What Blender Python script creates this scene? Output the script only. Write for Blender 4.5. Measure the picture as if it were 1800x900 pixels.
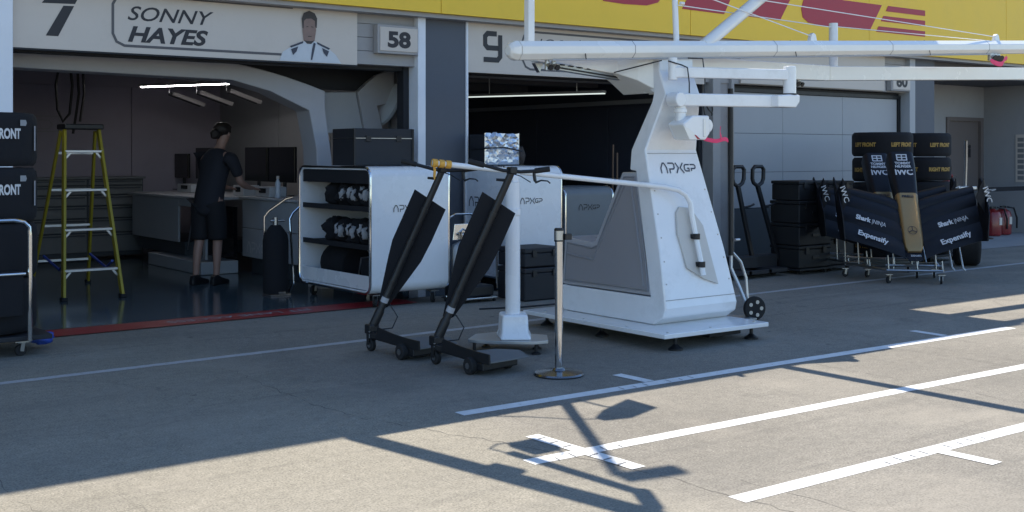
import bpy, bmesh, math, random
from mathutils import Vector, Matrix, noise
random.seed(7)
R = math.radians
scene = bpy.context.scene
for o in list(bpy.data.objects):
    bpy.data.objects.remove(o, do_unlink=True)
COL = scene.collection

# ------------------------------------------------------------------ camera, sky, sun, exposure
cam_d = bpy.data.cameras.new('camera')
cam = bpy.data.objects.new('camera', cam_d)
COL.objects.link(cam)
cam.location = (0, 0, 1.45)
cam.rotation_euler = (R(90), 0, R(-36.94))
cam_d.sensor_width = 36
cam_d.lens = 40.6
cam_d.shift_y = -0.1
cam_d.clip_start = 0.05
cam_d.clip_end = 2000
scene.camera = cam

SUN = Vector((0.295, 0.5, 1.0)).normalized()          # towards the sun: behind the pit building, to the right
world = bpy.data.worlds.new('World')
scene.world = world
world.use_nodes = True
wn = world.node_tree
wn.nodes.clear()
sky = wn.nodes.new('ShaderNodeTexSky')
sky.sky_type = 'NISHITA'
sky.sun_disc = False
sky.sun_elevation = math.asin(SUN.z)
sky.sun_rotation = math.atan2(SUN.x, SUN.y)
sky.air_density = 1.15
sky.dust_density = 0.0
sky.ozone_density = 6.0
bg = wn.nodes.new('ShaderNodeBackground')
bg.inputs['Strength'].default_value = 0.15
wo = wn.nodes.new('ShaderNodeOutputWorld')
wn.links.new(sky.outputs[0], bg.inputs[0])
wn.links.new(bg.outputs[0], wo.inputs[0])

sun_d = bpy.data.lights.new('sun', 'SUN')
sun_d.energy = 4.7
sun_d.angle = R(0.53)
sun_d.color = (1.0, 0.925, 0.80)
sun = bpy.data.objects.new('sun', sun_d)
COL.objects.link(sun)
sun.location = (5, 12, 20)
sun.rotation_euler = (-SUN).to_track_quat('-Z', 'Y').to_euler()

scene.render.engine = 'CYCLES'
vs = scene.view_settings
vs.view_transform = 'Standard'
vs.look = 'None'
vs.gamma = 1
vs.use_curve_mapping = False
vs.exposure = 0.72

# ------------------------------------------------------------------ materials
M = {}


def mat(name, col, rough=0.5, metal=0.0, var=0.06, scale=6.0, bump=0.0, bscale=120.0, emit=None, estr=0.0, spec=0.5, coat=0.0, dirt=0.0, rvar=0.08, wear=None):
    m = bpy.data.materials.new(name)
    m.use_nodes = True
    nt = m.node_tree
    b = nt.nodes['Principled BSDF']
    b.inputs['Roughness'].default_value = rough
    b.inputs['Metallic'].default_value = metal
    b.inputs['Specular IOR Level'].default_value = spec
    b.inputs['Coat Weight'].default_value = coat
    tc = nt.nodes.new('ShaderNodeTexCoord')
    n = nt.nodes.new('ShaderNodeTexNoise')
    n.inputs['Scale'].default_value = scale
    n.inputs['Detail'].default_value = 6
    n.inputs['Roughness'].default_value = 0.62
    nt.links.new(tc.outputs['Object'], n.inputs['Vector'])
    mx = nt.nodes.new('ShaderNodeMix')
    mx.data_type = 'RGBA'
    mx.inputs[6].default_value = tuple(max(0, c * (1 - var * 2.2)) for c in col) + (1,)
    mx.inputs[7].default_value = tuple(min(1, c * (1 + var * 1.6)) for c in col) + (1,)
    nt.links.new(n.outputs['Fac'], mx.inputs[0])
    out = mx.outputs[2]
    if dirt > 0:
        n2 = nt.nodes.new('ShaderNodeTexNoise')
        n2.inputs['Scale'].default_value = 3.1
        n2.inputs['Detail'].default_value = 9
        n2.inputs['Roughness'].default_value = 0.75
        nt.links.new(tc.outputs['Object'], n2.inputs['Vector'])
        cr = nt.nodes.new('ShaderNodeValToRGB')
        cr.color_ramp.elements[0].position = 0.52
        cr.color_ramp.elements[1].position = 0.78
        nt.links.new(n2.outputs['Fac'], cr.inputs[0])
        ml = nt.nodes.new('ShaderNodeMath')
        ml.operation = 'MULTIPLY'
        ml.inputs[1].default_value = dirt
        nt.links.new(cr.outputs[0], ml.inputs[0])
        m3 = nt.nodes.new('ShaderNodeMix')
        m3.data_type = 'RGBA'
        nt.links.new(ml.outputs[0], m3.inputs[0])
        nt.links.new(out, m3.inputs[6])
        m3.inputs[7].default_value = (col[0] * .42, col[1] * .38, col[2] * .32, 1)
        out = m3.outputs[2]
    if wear:
        n4 = nt.nodes.new('ShaderNodeTexNoise')
        n4.inputs['Scale'].default_value = 24
        n4.inputs['Detail'].default_value = 10
        n4.inputs['Roughness'].default_value = 0.82
        nt.links.new(tc.outputs['Object'], n4.inputs['Vector'])
        c4 = nt.nodes.new('ShaderNodeValToRGB')
        c4.color_ramp.elements[0].position = wear[0]
        c4.color_ramp.elements[1].position = wear[0] + .07
        nt.links.new(n4.outputs['Fac'], c4.inputs[0])
        m4 = nt.nodes.new('ShaderNodeMix')
        m4.data_type = 'RGBA'
        nt.links.new(c4.outputs[0], m4.inputs[0])
        nt.links.new(out, m4.inputs[6])
        m4.inputs[7].default_value = tuple(wear[1]) + (1,)
        out = m4.outputs[2]
    nt.links.new(out, b.inputs['Base Color'])
    mr = nt.nodes.new('ShaderNodeMapRange')
    mr.inputs['To Min'].default_value = max(0.02, rough - rvar)
    mr.inputs['To Max'].default_value = min(1, rough + rvar)
    nt.links.new(n.outputs['Fac'], mr.inputs['Value'])
    nt.links.new(mr.outputs[0], b.inputs['Roughness'])
    if bump > 0:
        n3 = nt.nodes.new('ShaderNodeTexNoise')
        n3.inputs['Scale'].default_value = bscale
        n3.inputs['Detail'].default_value = 4
        nt.links.new(tc.outputs['Object'], n3.inputs['Vector'])
        bp = nt.nodes.new('ShaderNodeBump')
        bp.inputs['Strength'].default_value = bump
        bp.inputs['Distance'].default_value = 0.004
        nt.links.new(n3.outputs['Fac'], bp.inputs['Height'])
        nt.links.new(bp.outputs[0], b.inputs['Normal'])
    if emit:
        b.inputs['Emission Color'].default_value = tuple(emit) + (1,)
        b.inputs['Emission Strength'].default_value = estr
    M[name] = m
    return m


def asphalt():
    m = bpy.data.materials.new('asphalt')
    m.use_nodes = True
    nt = m.node_tree
    L = nt.links.new
    b = nt.nodes['Principled BSDF']
    b.inputs['Roughness'].default_value = 0.9
    b.inputs['Specular IOR Level'].default_value = 0.25
    tc = nt.nodes.new('ShaderNodeTexCoord')
    P = tc.outputs['Object']

    def noi(s, d=6, r=.6, dist=0.0):
        n = nt.nodes.new('ShaderNodeTexNoise')
        n.inputs['Scale'].default_value = s
        n.inputs['Detail'].default_value = d
        n.inputs['Roughness'].default_value = r
        n.inputs['Distortion'].default_value = dist
        L(P, n.inputs['Vector'])
        return n.outputs['Fac']

    def ramp(src, stops):
        c = nt.nodes.new('ShaderNodeValToRGB')
        e = c.color_ramp.elements
        while len(e) < len(stops):
            e.new(0.5)
        for i, (p, col) in enumerate(stops):
            e[i].position = p
            e[i].color = col if len(col) == 4 else tuple(col) + (1,)
        L(src, c.inputs[0])
        return c.outputs[0]

    def mix(f, a, bb, mode='MIX'):
        x = nt.nodes.new('ShaderNodeMix')
        x.data_type = 'RGBA'
        x.blend_type = mode
        for sock, v in ((0, f), (6, a), (7, bb)):
            if hasattr(v, 'is_output'):
                L(v, x.inputs[sock])
            elif sock == 0:
                x.inputs[0].default_value = v
            else:
                x.inputs[sock].default_value = tuple(v) + (1,)
        return x.outputs[2]
    g = (lambda v: (v, v, v))
    base = ramp(noi(.55, 8, .62), [(.3, (.232, .215, .182)), (.5, (.270, .250, .210)), (.72, (.302, .280, .235))])
    fine = ramp(noi(95, 3, .7), [(.34, g(.55)), (.5, g(.97)), (.66, g(1.22))])
    c = mix(1.0, base, fine, 'MULTIPLY')
    mid = ramp(noi(22, 6, .7), [(.3, g(.84)), (.55, g(1.0)), (.75, g(1.10))])
    c = mix(1.0, c, mid, 'MULTIPLY')
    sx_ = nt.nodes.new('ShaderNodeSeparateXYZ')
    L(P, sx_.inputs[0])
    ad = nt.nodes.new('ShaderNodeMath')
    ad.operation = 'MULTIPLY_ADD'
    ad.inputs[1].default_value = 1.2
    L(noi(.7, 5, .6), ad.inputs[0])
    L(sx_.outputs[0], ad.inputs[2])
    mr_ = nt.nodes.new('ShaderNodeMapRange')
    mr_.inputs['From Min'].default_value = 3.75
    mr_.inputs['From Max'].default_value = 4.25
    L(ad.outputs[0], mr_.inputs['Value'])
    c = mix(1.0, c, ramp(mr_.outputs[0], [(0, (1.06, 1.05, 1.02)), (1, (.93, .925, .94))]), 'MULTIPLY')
    big = ramp(noi(.23, 5, .55, .8), [(.35, g(.86)), (.5, g(1.0)), (.66, g(1.08))])
    c = mix(1.0, c, big, 'MULTIPLY')
    # pale aggregate chips
    v = nt.nodes.new('ShaderNodeTexVoronoi')
    v.inputs['Scale'].default_value = 62
    v.inputs['Randomness'].default_value = 1
    L(P, v.inputs['Vector'])
    chip = ramp(v.outputs['Distance'], [(.11, g(1)), (.2, g(0))])
    sel = ramp(v.outputs['Color'], [(.56, g(0)), (.66, g(1))])
    zone = ramp(noi(1.3, 4, .6), [(.40, g(.10)), (.66, g(.85))])
    cm = mix(1.0, mix(1.0, chip, sel, 'MULTIPLY'), zone, 'MULTIPLY')
    blot = ramp(noi(14, 4, .75), [(.36, g(.91)), (.5, g(1.0)), (.64, g(1.07))])
    c = mix(1.0, c, blot, 'MULTIPLY')
    c = mix(cm, c, (.62, .58, .50))
    # dark worn spots
    v2 = nt.nodes.new('ShaderNodeTexVoronoi')
    v2.inputs['Scale'].default_value = 1.9
    L(P, v2.inputs['Vector'])
    sp = ramp(v2.outputs['Distance'], [(.028, g(1)), (.055, g(0))])
    sp = mix(1.0, sp, ramp(v2.outputs['Color'], [(.5, g(0)), (.6, g(.8))]), 'MULTIPLY')
    c = mix(sp, c, (.075, .068, .058))
    # long grey tyre-worn streaks running along the lane
    mp = nt.nodes.new('ShaderNodeMapping')
    mp.inputs['Scale'].default_value = (.12, 1.6, 1)
    L(P, mp.inputs['Vector'])
    ns = nt.nodes.new('ShaderNodeTexNoise')
    ns.inputs['Scale'].default_value = 1.4
    ns.inputs['Detail'].default_value = 5
    L(mp.outputs[0], ns.inputs['Vector'])
    st = ramp(ns.outputs['Fac'], [(.46, g(0)), (.68, g(.30))])
    c = mix(st, c, (.168, .158, .138))
    # hairline cracks
    nd = nt.nodes.new('ShaderNodeTexNoise')
    nd.inputs['Scale'].default_value = 2.2
    nd.inputs['Detail'].default_value = 7
    L(P, nd.inputs['Vector'])
    vm = nt.nodes.new('ShaderNodeVectorMath')
    vm.operation = 'MULTIPLY_ADD'
    vm.inputs[1].default_value = (.5, .5, .5)
    L(nd.outputs['Color'], vm.inputs[0])
    L(P, vm.inputs[2])
    v3 = nt.nodes.new('ShaderNodeTexVoronoi')
    v3.feature = 'DISTANCE_TO_EDGE'
    v3.inputs['Scale'].default_value = .42
    L(vm.outputs[0], v3.inputs['Vector'])
    ck = ramp(v3.outputs['Distance'], [(.0, g(.40)), (.003, g(0))])
    ck = mix(1.0, ck, ramp(noi(.9, 3), [(.45, g(0)), (.6, g(1))]), 'MULTIPLY')
    c = mix(ck, c, (.06, .055, .05))
    # faint rubber arcs and oil stains
    no = noi(1.1, 3, .5, 1.5)
    oil = ramp(no, [(.66, g(0)), (.74, g(.38))])
    c = mix(oil, c, (.10, .094, .085))
    mp2 = nt.nodes.new('ShaderNodeMapping')
    mp2.inputs['Rotation'].default_value = (0, 0, .22)
    mp2.inputs['Scale'].default_value = (.05, 2.6, 1)
    L(P, mp2.inputs['Vector'])
    nr = nt.nodes.new('ShaderNodeTexNoise')
    nr.inputs['Scale'].default_value = 2.2
    nr.inputs['Detail'].default_value = 3
    L(mp2.outputs[0], nr.inputs['Vector'])
    rub = ramp(nr.outputs['Fac'], [(.60, g(0)), (.70, g(.30))])
    rub = mix(1.0, rub, ramp(noi(8, 5, .7), [(.35, g(.2)), (.6, g(1))]), 'MULTIPLY')
    c = mix(rub, c, (.09, .085, .078))
    # pale sandy wear
    sand = ramp(noi(.8, 6, .65, .6), [(.5, g(0)), (.72, g(.45))])
    c = mix(sand, c, (.36, .325, .27))
    L(c, b.inputs['Base Color'])
    bp = nt.nodes.new('ShaderNodeBump')
    bp.inputs['Strength'].default_value = .55
    bp.inputs['Distance'].default_value = .006
    L(noi(70, 5, .75), bp.inputs['Height'])
    L(bp.outputs[0], b.inputs['Normal'])
    M['asphalt'] = m


asphalt()
mat('paint_line', (.72, .72, .71), .7, var=.10, scale=16, bump=.4, bscale=80, dirt=.30, wear=(.575, (.32, .30, .26)))
mat('paint_old', (.44, .44, .44), .75, var=.14, scale=14, bump=.4, bscale=80, dirt=.5, wear=(.55, (.26, .245, .21)))
mat('paint_red', (.36, .022, .028), .35, var=.12, scale=9, dirt=.4)
mat('mark_dark', (.20, .20, .20), .7)
mat('tar', (.095, .087, .075), .8, bump=.5)
mat('epoxy', (.075, .105, .120), .13, var=.10, scale=1.4, rvar=.05, dirt=.3)
mat('conc', (.36, .345, .335), .8, var=.09, scale=3, bump=.25, bscale=60, dirt=.35)
mat('shutter', (.37, .355, .345), .6, var=.05, scale=5, dirt=.2)
mat('post_white', (.80, .83, .88), .42, var=.04, scale=3, dirt=.15)
mat('pillar_blue', (.086, .098, .122), .55, var=.06, scale=2.5, dirt=.2)
mat('yellow', (.95, .60, .035), .45, var=.03, scale=1.5, dirt=.10)
mat('red_print', (.42, .022, .045), .45, var=.04)
mat('board_white', (.62, .55, .48), .45, var=.03, scale=2, dirt=.12)
mat('print_dark', (.020, .019, .024), .5)
mat('print_line', (.10, .095, .10), .5)
mat('white_shell', (.80, .815, .84), .28, var=.025, scale=2.2, dirt=.10, coat=.2, rvar=.06)
mat('white_gantry', (.84, .84, .835), .24, var=.04, scale=3.5, dirt=.26, rvar=.06, coat=.4)
mat('white_warm_bounce', (.84, .82, .77), .26, var=.03, scale=2.5, dirt=.12, rvar=.06, coat=.4)  # gantry white with warm bounce from the sunlit ground put into the colour
mat('cream_plate', (.60, .57, .52), .5, var=.04, scale=4, dirt=.15)
mat('taupe', (.43, .42, .43), .3, var=.04, dirt=.1)
mat('frame_grey', (.26, .26, .275), .4, var=.05)
mat('white_dull', (.40, .40, .42), .5, var=.04, dirt=.1)
mat('black_plastic', (.008, .009, .011), .45, var=.12, scale=9, rvar=.12)
mat('black_fabric', (.0065, .007, .010), .9, var=.2, scale=26, bump=.9, bscale=14)
mat('black_case', (.015, .017, .022), .65, var=.10, scale=8, dirt=.3)
mat('rubber', (.014, .014, .015), .8, var=.15, bump=.3)
mat('navy', (.050, .058, .085), .55, var=.10, scale=4)
mat('carbon', (.006, .007, .011), .52, var=.15, scale=18, spec=.3)
mat('chrome', (.66, .67, .68), .12, metal=1.0, var=.04, rvar=.05)
mat('steel', (.42, .43, .44), .32, metal=1.0, var=.08, rvar=.1)
mat('steel_dark', (.20, .205, .21), .22, metal=1.0, var=.06, rvar=.06)
mat('foil', (.74, .75, .77), .34, metal=1.0, var=.05)
mat('gold', (.36, .235, .105), .33, metal=.55, var=.04, scale=30)
mat('gold_text', (.36, .225, .05), .6)
mat('white_text', (.62, .62, .63), .6)
mat('pink', (.85, .055, .16), .6, var=.05)
mat('orange', (.80, .40, .06), .6, var=.2, scale=40)
mat('ladder_y', (.40, .32, .022), .5, var=.08, dirt=.3)
mat('alu', (.52, .53, .54), .38, metal=.85, var=.06)
mat('blue_plastic', (.03, .08, .42), .5)
mat('ext_red', (.22, .012, .014), .3, coat=.3)
mat('wall_warm', (.36, .335, .41), .8, var=.05, scale=2, dirt=.15)
mat('wall_grey', (.30, .31, .325), .7, var=.04, scale=2, dirt=.1)
mat('wall_right', (.34, .34, .345), .7, var=.04, scale=2, dirt=.15)
mat('door_brown', (.155, .130, .120), .6, var=.06, scale=2)
mat('panel_wall', (.40, .41, .42), .5, var=.025, scale=2.5, dirt=.08)
mat('panel_low', (.055, .068, .080), .5, var=.06)
mat('ceil', (.10, .098, .105), .8, var=.08)
mat('ceil_light', (.30, .29, .29), .7, var=.05)
mat('desk', (.44, .47, .50), .35, var=.04)
mat('cabinet', (.16, .175, .185), .45, var=.05)
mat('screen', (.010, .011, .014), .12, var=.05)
mat('glow', (.8, .8, .8), .5, emit=(1.0, .95, .96), estr=20.0)
mat('glow_dim', (.5, .5, .5), .5, emit=(.85, .95, .9), estr=.55)
mat('skin', (.36, .215, .165), .55, var=.05)
mat('hair', (.020, .014, .012), .6, var=.2, scale=60)
mat('shirt', (.016, .017, .024), .85, var=.1, bump=.3)
mat('shorts', (.010, .010, .013), .85, var=.1)
mat('print_skin', (.26, .17, .14), .5, var=.12, scale=12)
mat('print_hair', (.045, .035, .032), .5)
mat('print_suit', (.60, .63, .66), .5, var=.05, scale=18)
mat('brown_cloth', (.055, .044, .040), .9, var=.2, scale=8, bump=.6, bscale=20)
mat('grey_deck', (.15, .155, .155), .8, var=.08, bump=.3)
mat('wood', (.14, .085, .05), .7)
mat('water_bottle', (.55, .60, .66), .12, var=.05)
mat('tyre_case', (.010, .011, .013), .6, var=.12, scale=7, dirt=.3)
# tinted translucent side window of the gantry tower
tg = bpy.data.materials.new('tinted')
tg.use_nodes = True
_b = tg.node_tree.nodes['Principled BSDF']
_tc = tg.node_tree.nodes.new('ShaderNodeTexCoord')
_n = tg.node_tree.nodes.new('ShaderNodeTexNoise')
_n.inputs['Scale'].default_value = 3
_r = tg.node_tree.nodes.new('ShaderNodeMapRange')
_r.inputs['To Min'].default_value = .10
_r.inputs['To Max'].default_value = .22
tg.node_tree.links.new(_tc.outputs['Object'], _n.inputs['Vector'])
tg.node_tree.links.new(_n.outputs['Fac'], _r.inputs['Value'])
tg.node_tree.links.new(_r.outputs[0], _b.inputs['Roughness'])
_b.inputs['Base Color'].default_value = (.33, .315, .32, 1)
_b.inputs['Alpha'].default_value = .93
M['tinted'] = tg

# ------------------------------------------------------------------ helpers
OFF = {}
CAM_SCALE = [1.0, 0.0]          # some parts are scaled about the camera: factor and matching height shift


def cam_scaled(v):
    return Vector((v[0] * CAM_SCALE[0], v[1] * CAM_SCALE[0], v[2] * CAM_SCALE[0] + CAM_SCALE[1]))



def tag(o, label=None, cat=None, group=None, kind=None):
    if label:
        o['label'] = label
    if cat:
        o['category'] = cat
    if group:
        o['group'] = group
    if kind:
        o['kind'] = kind
    return o


def thing(name, label, cat, loc=(0, 0, 0), rotz=0.0, group=None, world=False):
    o = bpy.data.objects.new(name, None)
    COL.objects.link(o)
    o.empty_display_size = .1
    if world:
        loc = cam_scaled(loc)
    o.location = loc
    o.rotation_euler = (0, 0, rotz)
    OFF[o.name] = Vector(loc) if world else Vector((0, 0, 0))
    return tag(o, label, cat, group)


def copy_tree(o, parent=None):
    c = o.copy()
    COL.objects.link(c)
    c.parent = parent
    for ch in list(o.children):
        copy_tree(ch, c)
    return c


class MB:
    def __init__(s):
        s.v = []
        s.f = []

    def add(s, vs, fs, T=None):
        n = len(s.v)
        for p in vs:
            p = Vector(p)
            s.v.append(T @ p if T else p)
        s.f += [tuple(i + n for i in f) for f in fs]
        return s

    def box(s, a, b, T=None):
        x0, y0, z0 = a
        x1, y1, z1 = b
        return s.add([(x0, y0, z0), (x1, y0, z0), (x1, y1, z0), (x0, y1, z0), (x0, y0, z1), (x1, y0, z1), (x1, y1, z1), (x0, y1, z1)],
                     [(0, 3, 2, 1), (4, 5, 6, 7), (0, 1, 5, 4), (1, 2, 6, 5), (2, 3, 7, 6), (3, 0, 4, 7)], T)

    def beam(s, p0, p1, w, h, up=(0, 0, 1), w1=None, h1=None):
        p0, p1 = Vector(p0), Vector(p1)
        d = (p1 - p0).normalized()
        r = d.cross(Vector(up)).normalized()
        u = r.cross(d).normalized()
        w1 = w if w1 is None else w1
        h1 = h if h1 is None else h1
        vs = []
        for p, ww, hh in ((p0, w, h), (p1, w1, h1)):
            for a, b in ((-1, -1), (1, -1), (1, 1), (-1, 1)):
                vs.append(p + r * a * ww / 2 + u * b * hh / 2)
        return s.add(vs, [(0, 1, 2, 3), (7, 6, 5, 4), (1, 0, 4, 5), (2, 1, 5, 6), (3, 2, 6, 7), (0, 3, 7, 4)])

    def tube(s, pts, r, n=10, caps=True, up=None):
        pts = [Vector(p) for p in pts]
        rs = r if isinstance(r, (list, tuple)) else [r] * len(pts)
        t0 = (pts[1] - pts[0]).normalized()
        a = Vector(up) if up else (Vector((0, 0, 1)) if abs(t0.z) < .9 else Vector((1, 0, 0)))
        x = t0.cross(a).normalized()
        base = len(s.v)
        prev = t0
        for i, p in enumerate(pts):
            if i == 0:
                t = t0
            elif i == len(pts) - 1:
                t = (pts[i] - pts[i - 1]).normalized()
            else:
                t = ((pts[i] - pts[i - 1]).normalized() + (pts[i + 1] - pts[i]).normalized()).normalized()
            q = prev.rotation_difference(t)
            x = q @ x
            x = (x - t * x.dot(t)).normalized()
            y = t.cross(x)
            prev = t
            for k in range(n):
                an = 2 * math.pi * k / n
                s.v.append(p + (x * math.cos(an) + y * math.sin(an)) * rs[i])
        for i in range(len(pts) - 1):
            for k in range(n):
                a0 = base + i * n + k
                a1 = base + i * n + (k + 1) % n
                s.f.append((a0, a1, a1 + n, a0 + n))
        if caps:
            s.f.append(tuple(base + k for k in reversed(range(n))))
            s.f.append(tuple(base + (len(pts) - 1) * n + k for k in range(n)))
        return s

    def cyl(s, p0, p1, r0, r1=None, n=18):
        return s.tube([p0, p1], [r0, r0 if r1 is None else r1], n)

    def lathe(s, prof, c=(0, 0, 0), n=28, T=None):
        vs, fs = [], []
        for r, z in prof:
            for k in range(n):
                an = 2 * math.pi * k / n
                vs.append((c[0] + r * math.cos(an), c[1] + r * math.sin(an), c[2] + z))
        m = len(prof)
        for i in range(m - 1):
            for k in range(n):
                k2 = (k + 1) % n
                fs.append((i * n + k, i * n + k2, (i + 1) * n + k2, (i + 1) * n + k))
        fs.append(tuple(reversed(range(n))))
        fs.append(tuple((m - 1) * n + k for k in range(n)))
        return s.add(vs, fs, T)

    def prism(s, poly, d0, d1, ax='y', T=None, fn=None):
        """poly in the plane normal to ax, extruded from d0 to d1; ax y: (x,z), ax x: (y,z), ax z: (x,y)"""
        n = len(poly)
        vs = []
        for d in (d0, d1):
            for p in poly:
                q = {'y': (p[0], d, p[1]), 'x': (d, p[0], p[1]), 'z': (p[0], p[1], d)}[ax]
                vs.append(fn(q) if fn else q)
        fs = [tuple(range(n)), tuple(range(2 * n - 1, n - 1, -1))]
        for k in range(n):
            k2 = (k + 1) % n
            fs.append((k, k + n, k2 + n, k2))
        return s.add(vs, fs, T)

    def loft(s, secs, caps=True, close=True):
        n = len(secs[0])
        base = len(s.v)
        for sc in secs:
            s.v += [Vector(p) for p in sc]
        for i in range(len(secs) - 1):
            for k in range(n if close else n - 1):
                a0 = base + i * n + k
                a1 = base + i * n + (k + 1) % n
                s.f.append((a0, a1, a1 + n, a0 + n))
        if caps:
            s.f.append(tuple(base + k for k in reversed(range(n))))
            s.f.append(tuple(base + (len(secs) - 1) * n + k for k in range(n)))
        return s

    def build(s, name, m, parent=None, bevel=0.0, seg=2, smooth=35, label=None, offset=True):
        me = bpy.data.meshes.new(name)
        off = Vector((0, 0, 0))
        if parent is not None and offset:
            off = OFF.get(parent.name, off)
        me.from_pydata([tuple(cam_scaled(v) - off) for v in s.v], [], s.f)
        me.validate()
        bm = bmesh.new()
        bm.from_mesh(me)
        bmesh.ops.recalc_face_normals(bm, faces=bm.faces)
        bm.to_mesh(me)
        bm.free()
        o = bpy.data.objects.new(name, me)
        COL.objects.link(o)
        me.materials.append(M[m])
        if smooth:
            me.polygons.foreach_set('use_smooth', [True] * len(me.polygons))
            me.set_sharp_from_angle(angle=R(smooth))
        if bevel:
            bv = o.modifiers.new('bevel', 'BEVEL')
            bv.width = bevel
            bv.segments = seg
            bv.limit_method = 'ANGLE'
            bv.angle_limit = R(35)
            bv.harden_normals = True
        if parent is not None:
            o.parent = parent
            OFF[o.name] = off
        if label:
            o['label'] = label
        return o


def box(name, a, b, m, parent=None, bevel=0.0, **k):
    return MB().box(a, b).build(name, m, parent, bevel, **k)


def struct(o):
    o['kind'] = 'structure'
    return o


def plane_map(o, xd, yd, lift=.002):
    o, xd, yd = Vector(o), Vector(xd).normalized(), Vector(yd).normalized()
    nrm = xd.cross(yd).normalized()
    return lambda x, y, d: o + xd * x + yd * y + nrm * (lift + d)


def cyl_map(c, r, ang, z):
    def f(x, y, d):
        a = ang + x / r
        return Vector((c[0] + math.cos(a) * (r + d + .003), c[1] + math.sin(a) * (r + d + .003), z + y))
    return f


def text(s, m, parent, fmap, size, bold=0.0, shear=0.0, width=None, sx=1.0, name='lettering', align='CENTER', spacing=1.0):
    cu = bpy.data.curves.new('t', 'FONT')
    cu.body = s
    cu.size = size
    cu.offset = bold
    cu.shear = shear
    cu.align_x = align
    cu.space_character = spacing
    cu.resolution_u = 4
    ob = bpy.data.objects.new('t', cu)
    me = bpy.data.meshes.new_from_object(ob)
    vs = [v.co.copy() for v in me.vertices]
    if width and vs:
        w = max(v.x for v in vs) - min(v.x for v in vs)
        sx = width / w
    b = MB()
    b.v = [fmap(v.x * sx, v.y, 0) for v in vs]
    b.f = [tuple(p.vertices) for p in me.polygons]
    bpy.data.objects.remove(ob)
    bpy.data.curves.remove(cu)
    bpy.data.meshes.remove(me)
    off = OFF.get(parent.name, Vector((0, 0, 0)))
    me = bpy.data.meshes.new(name)
    me.from_pydata([tuple(cam_scaled(v) - off) for v in b.v], [], b.f)
    me.materials.append(M[m])
    o = bpy.data.objects.new(name, me)
    COL.objects.link(o)
    o.parent = parent
    OFF[o.name] = off
    return o


def stroke(b, pts, w, fmap):
    """flat ribbon with mitred corners along 2-D points"""
    P = [Vector((p[0], p[1])) for p in pts]
    L_, R_ = [], []
    for i, p in enumerate(P):
        d0 = (P[i] - P[i - 1]).normalized() if i else (P[1] - P[0]).normalized()
        d1 = (P[i + 1] - P[i]).normalized() if i < len(P) - 1 else d0
        n0 = Vector((-d0.y, d0.x))
        n1 = Vector((-d1.y, d1.x))
        mm = (n0 + n1)
        mm = mm.normalized() if mm.length > .01 else n0
        k = 1 / max(.45, mm.dot(n0))
        L_.append(p + mm * w / 2 * k)
        R_.append(p - mm * w / 2 * k)
    base = len(b.v)
    for q in L_ + R_:
        b.v.append(fmap(q.x, q.y, 0))
    n = len(P)
    for i in range(n - 1):
        b.f.append((base + i, base + i + 1, base + n + i + 1, base + n + i))


def flat_poly(b, pts, fmap):
    base = len(b.v)
    b.v += [fmap(x, y, 0) for x, y in pts]
    b.f.append(tuple(range(base, base + len(pts))))


LOGO = [[(0, 0), (0, .5), (.26, .95), (.46, .95), (.72, .5), (.72, 0)],
        [(.92, .95), (1.55, .95), (1.68, .82), (1.68, .52), (1.55, .4), (1.08, .4), (1.08, 0)],
        [(1.88, .98), (2.2, .5), (1.88, 0)], [(2.82, .98), (2.42, .5), (2.82, 0)],
        [(3.6, .8), (3.1, .8), (2.96, .66), (2.96, .34), (3.1, .2), (3.52, .2), (3.52, .45), (3.3, .45)],
        [(3.72, .8), (4.24, .8), (4.36, .7), (4.36, .52), (4.24, .42), (3.82, .42), (3.82, .18)]]


def logo(parent, fmap, height, m='print_dark', w=.12):
    b = MB()
    f = lambda x, y, d: fmap((x - 2.18) * height, (y - .5) * height, d)
    for s_ in LOGO:
        stroke(b, s_, w, f)
    return b.build('logo_lettering', m, parent, smooth=0)


def rrect(cy, cz, w, h, r, n=6):
    out = []
    for qx, qz, a0 in ((1, 1, 0), (-1, 1, 90), (-1, -1, 180), (1, -1, 270)):
        for k in range(n + 1):
            a = R(a0 + 90 * k / n)
            out.append((cy + qx * (w / 2 - r) + r * math.cos(a), cz + qz * (h / 2 - r) + r * math.sin(a)))
    return out


def caster(parent, x, y, r=.05, ang=0.0, world=True, z=0.0, plate=.045):
    b = MB()
    dx, dy = math.cos(ang), math.sin(ang)
    nx, ny = -dy, dx
    b.cyl((x - nx * .014, y - ny * .014, z + r), (x + nx * .014, y + ny * .014, z + r), r, n=16)
    o = b.build('caster', 'rubber', parent, bevel=.004)
    b = MB()
    for s_ in (-1, 1):
        b.beam((x + nx * .02 * s_, y + ny * .02 * s_, z + r * .8), (x + nx * .02 * s_ + dx * .012, y + ny * .02 * s_ + dy * .012, z + 2 * r + .02), .03, .004, up=(nx, ny, 0))
    b.box((x - plate, y - plate, z + 2 * r + .016), (x + plate, y + plate, z + 2 * r + .024))
    b.build('fork', 'steel', o)
    return o


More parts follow.
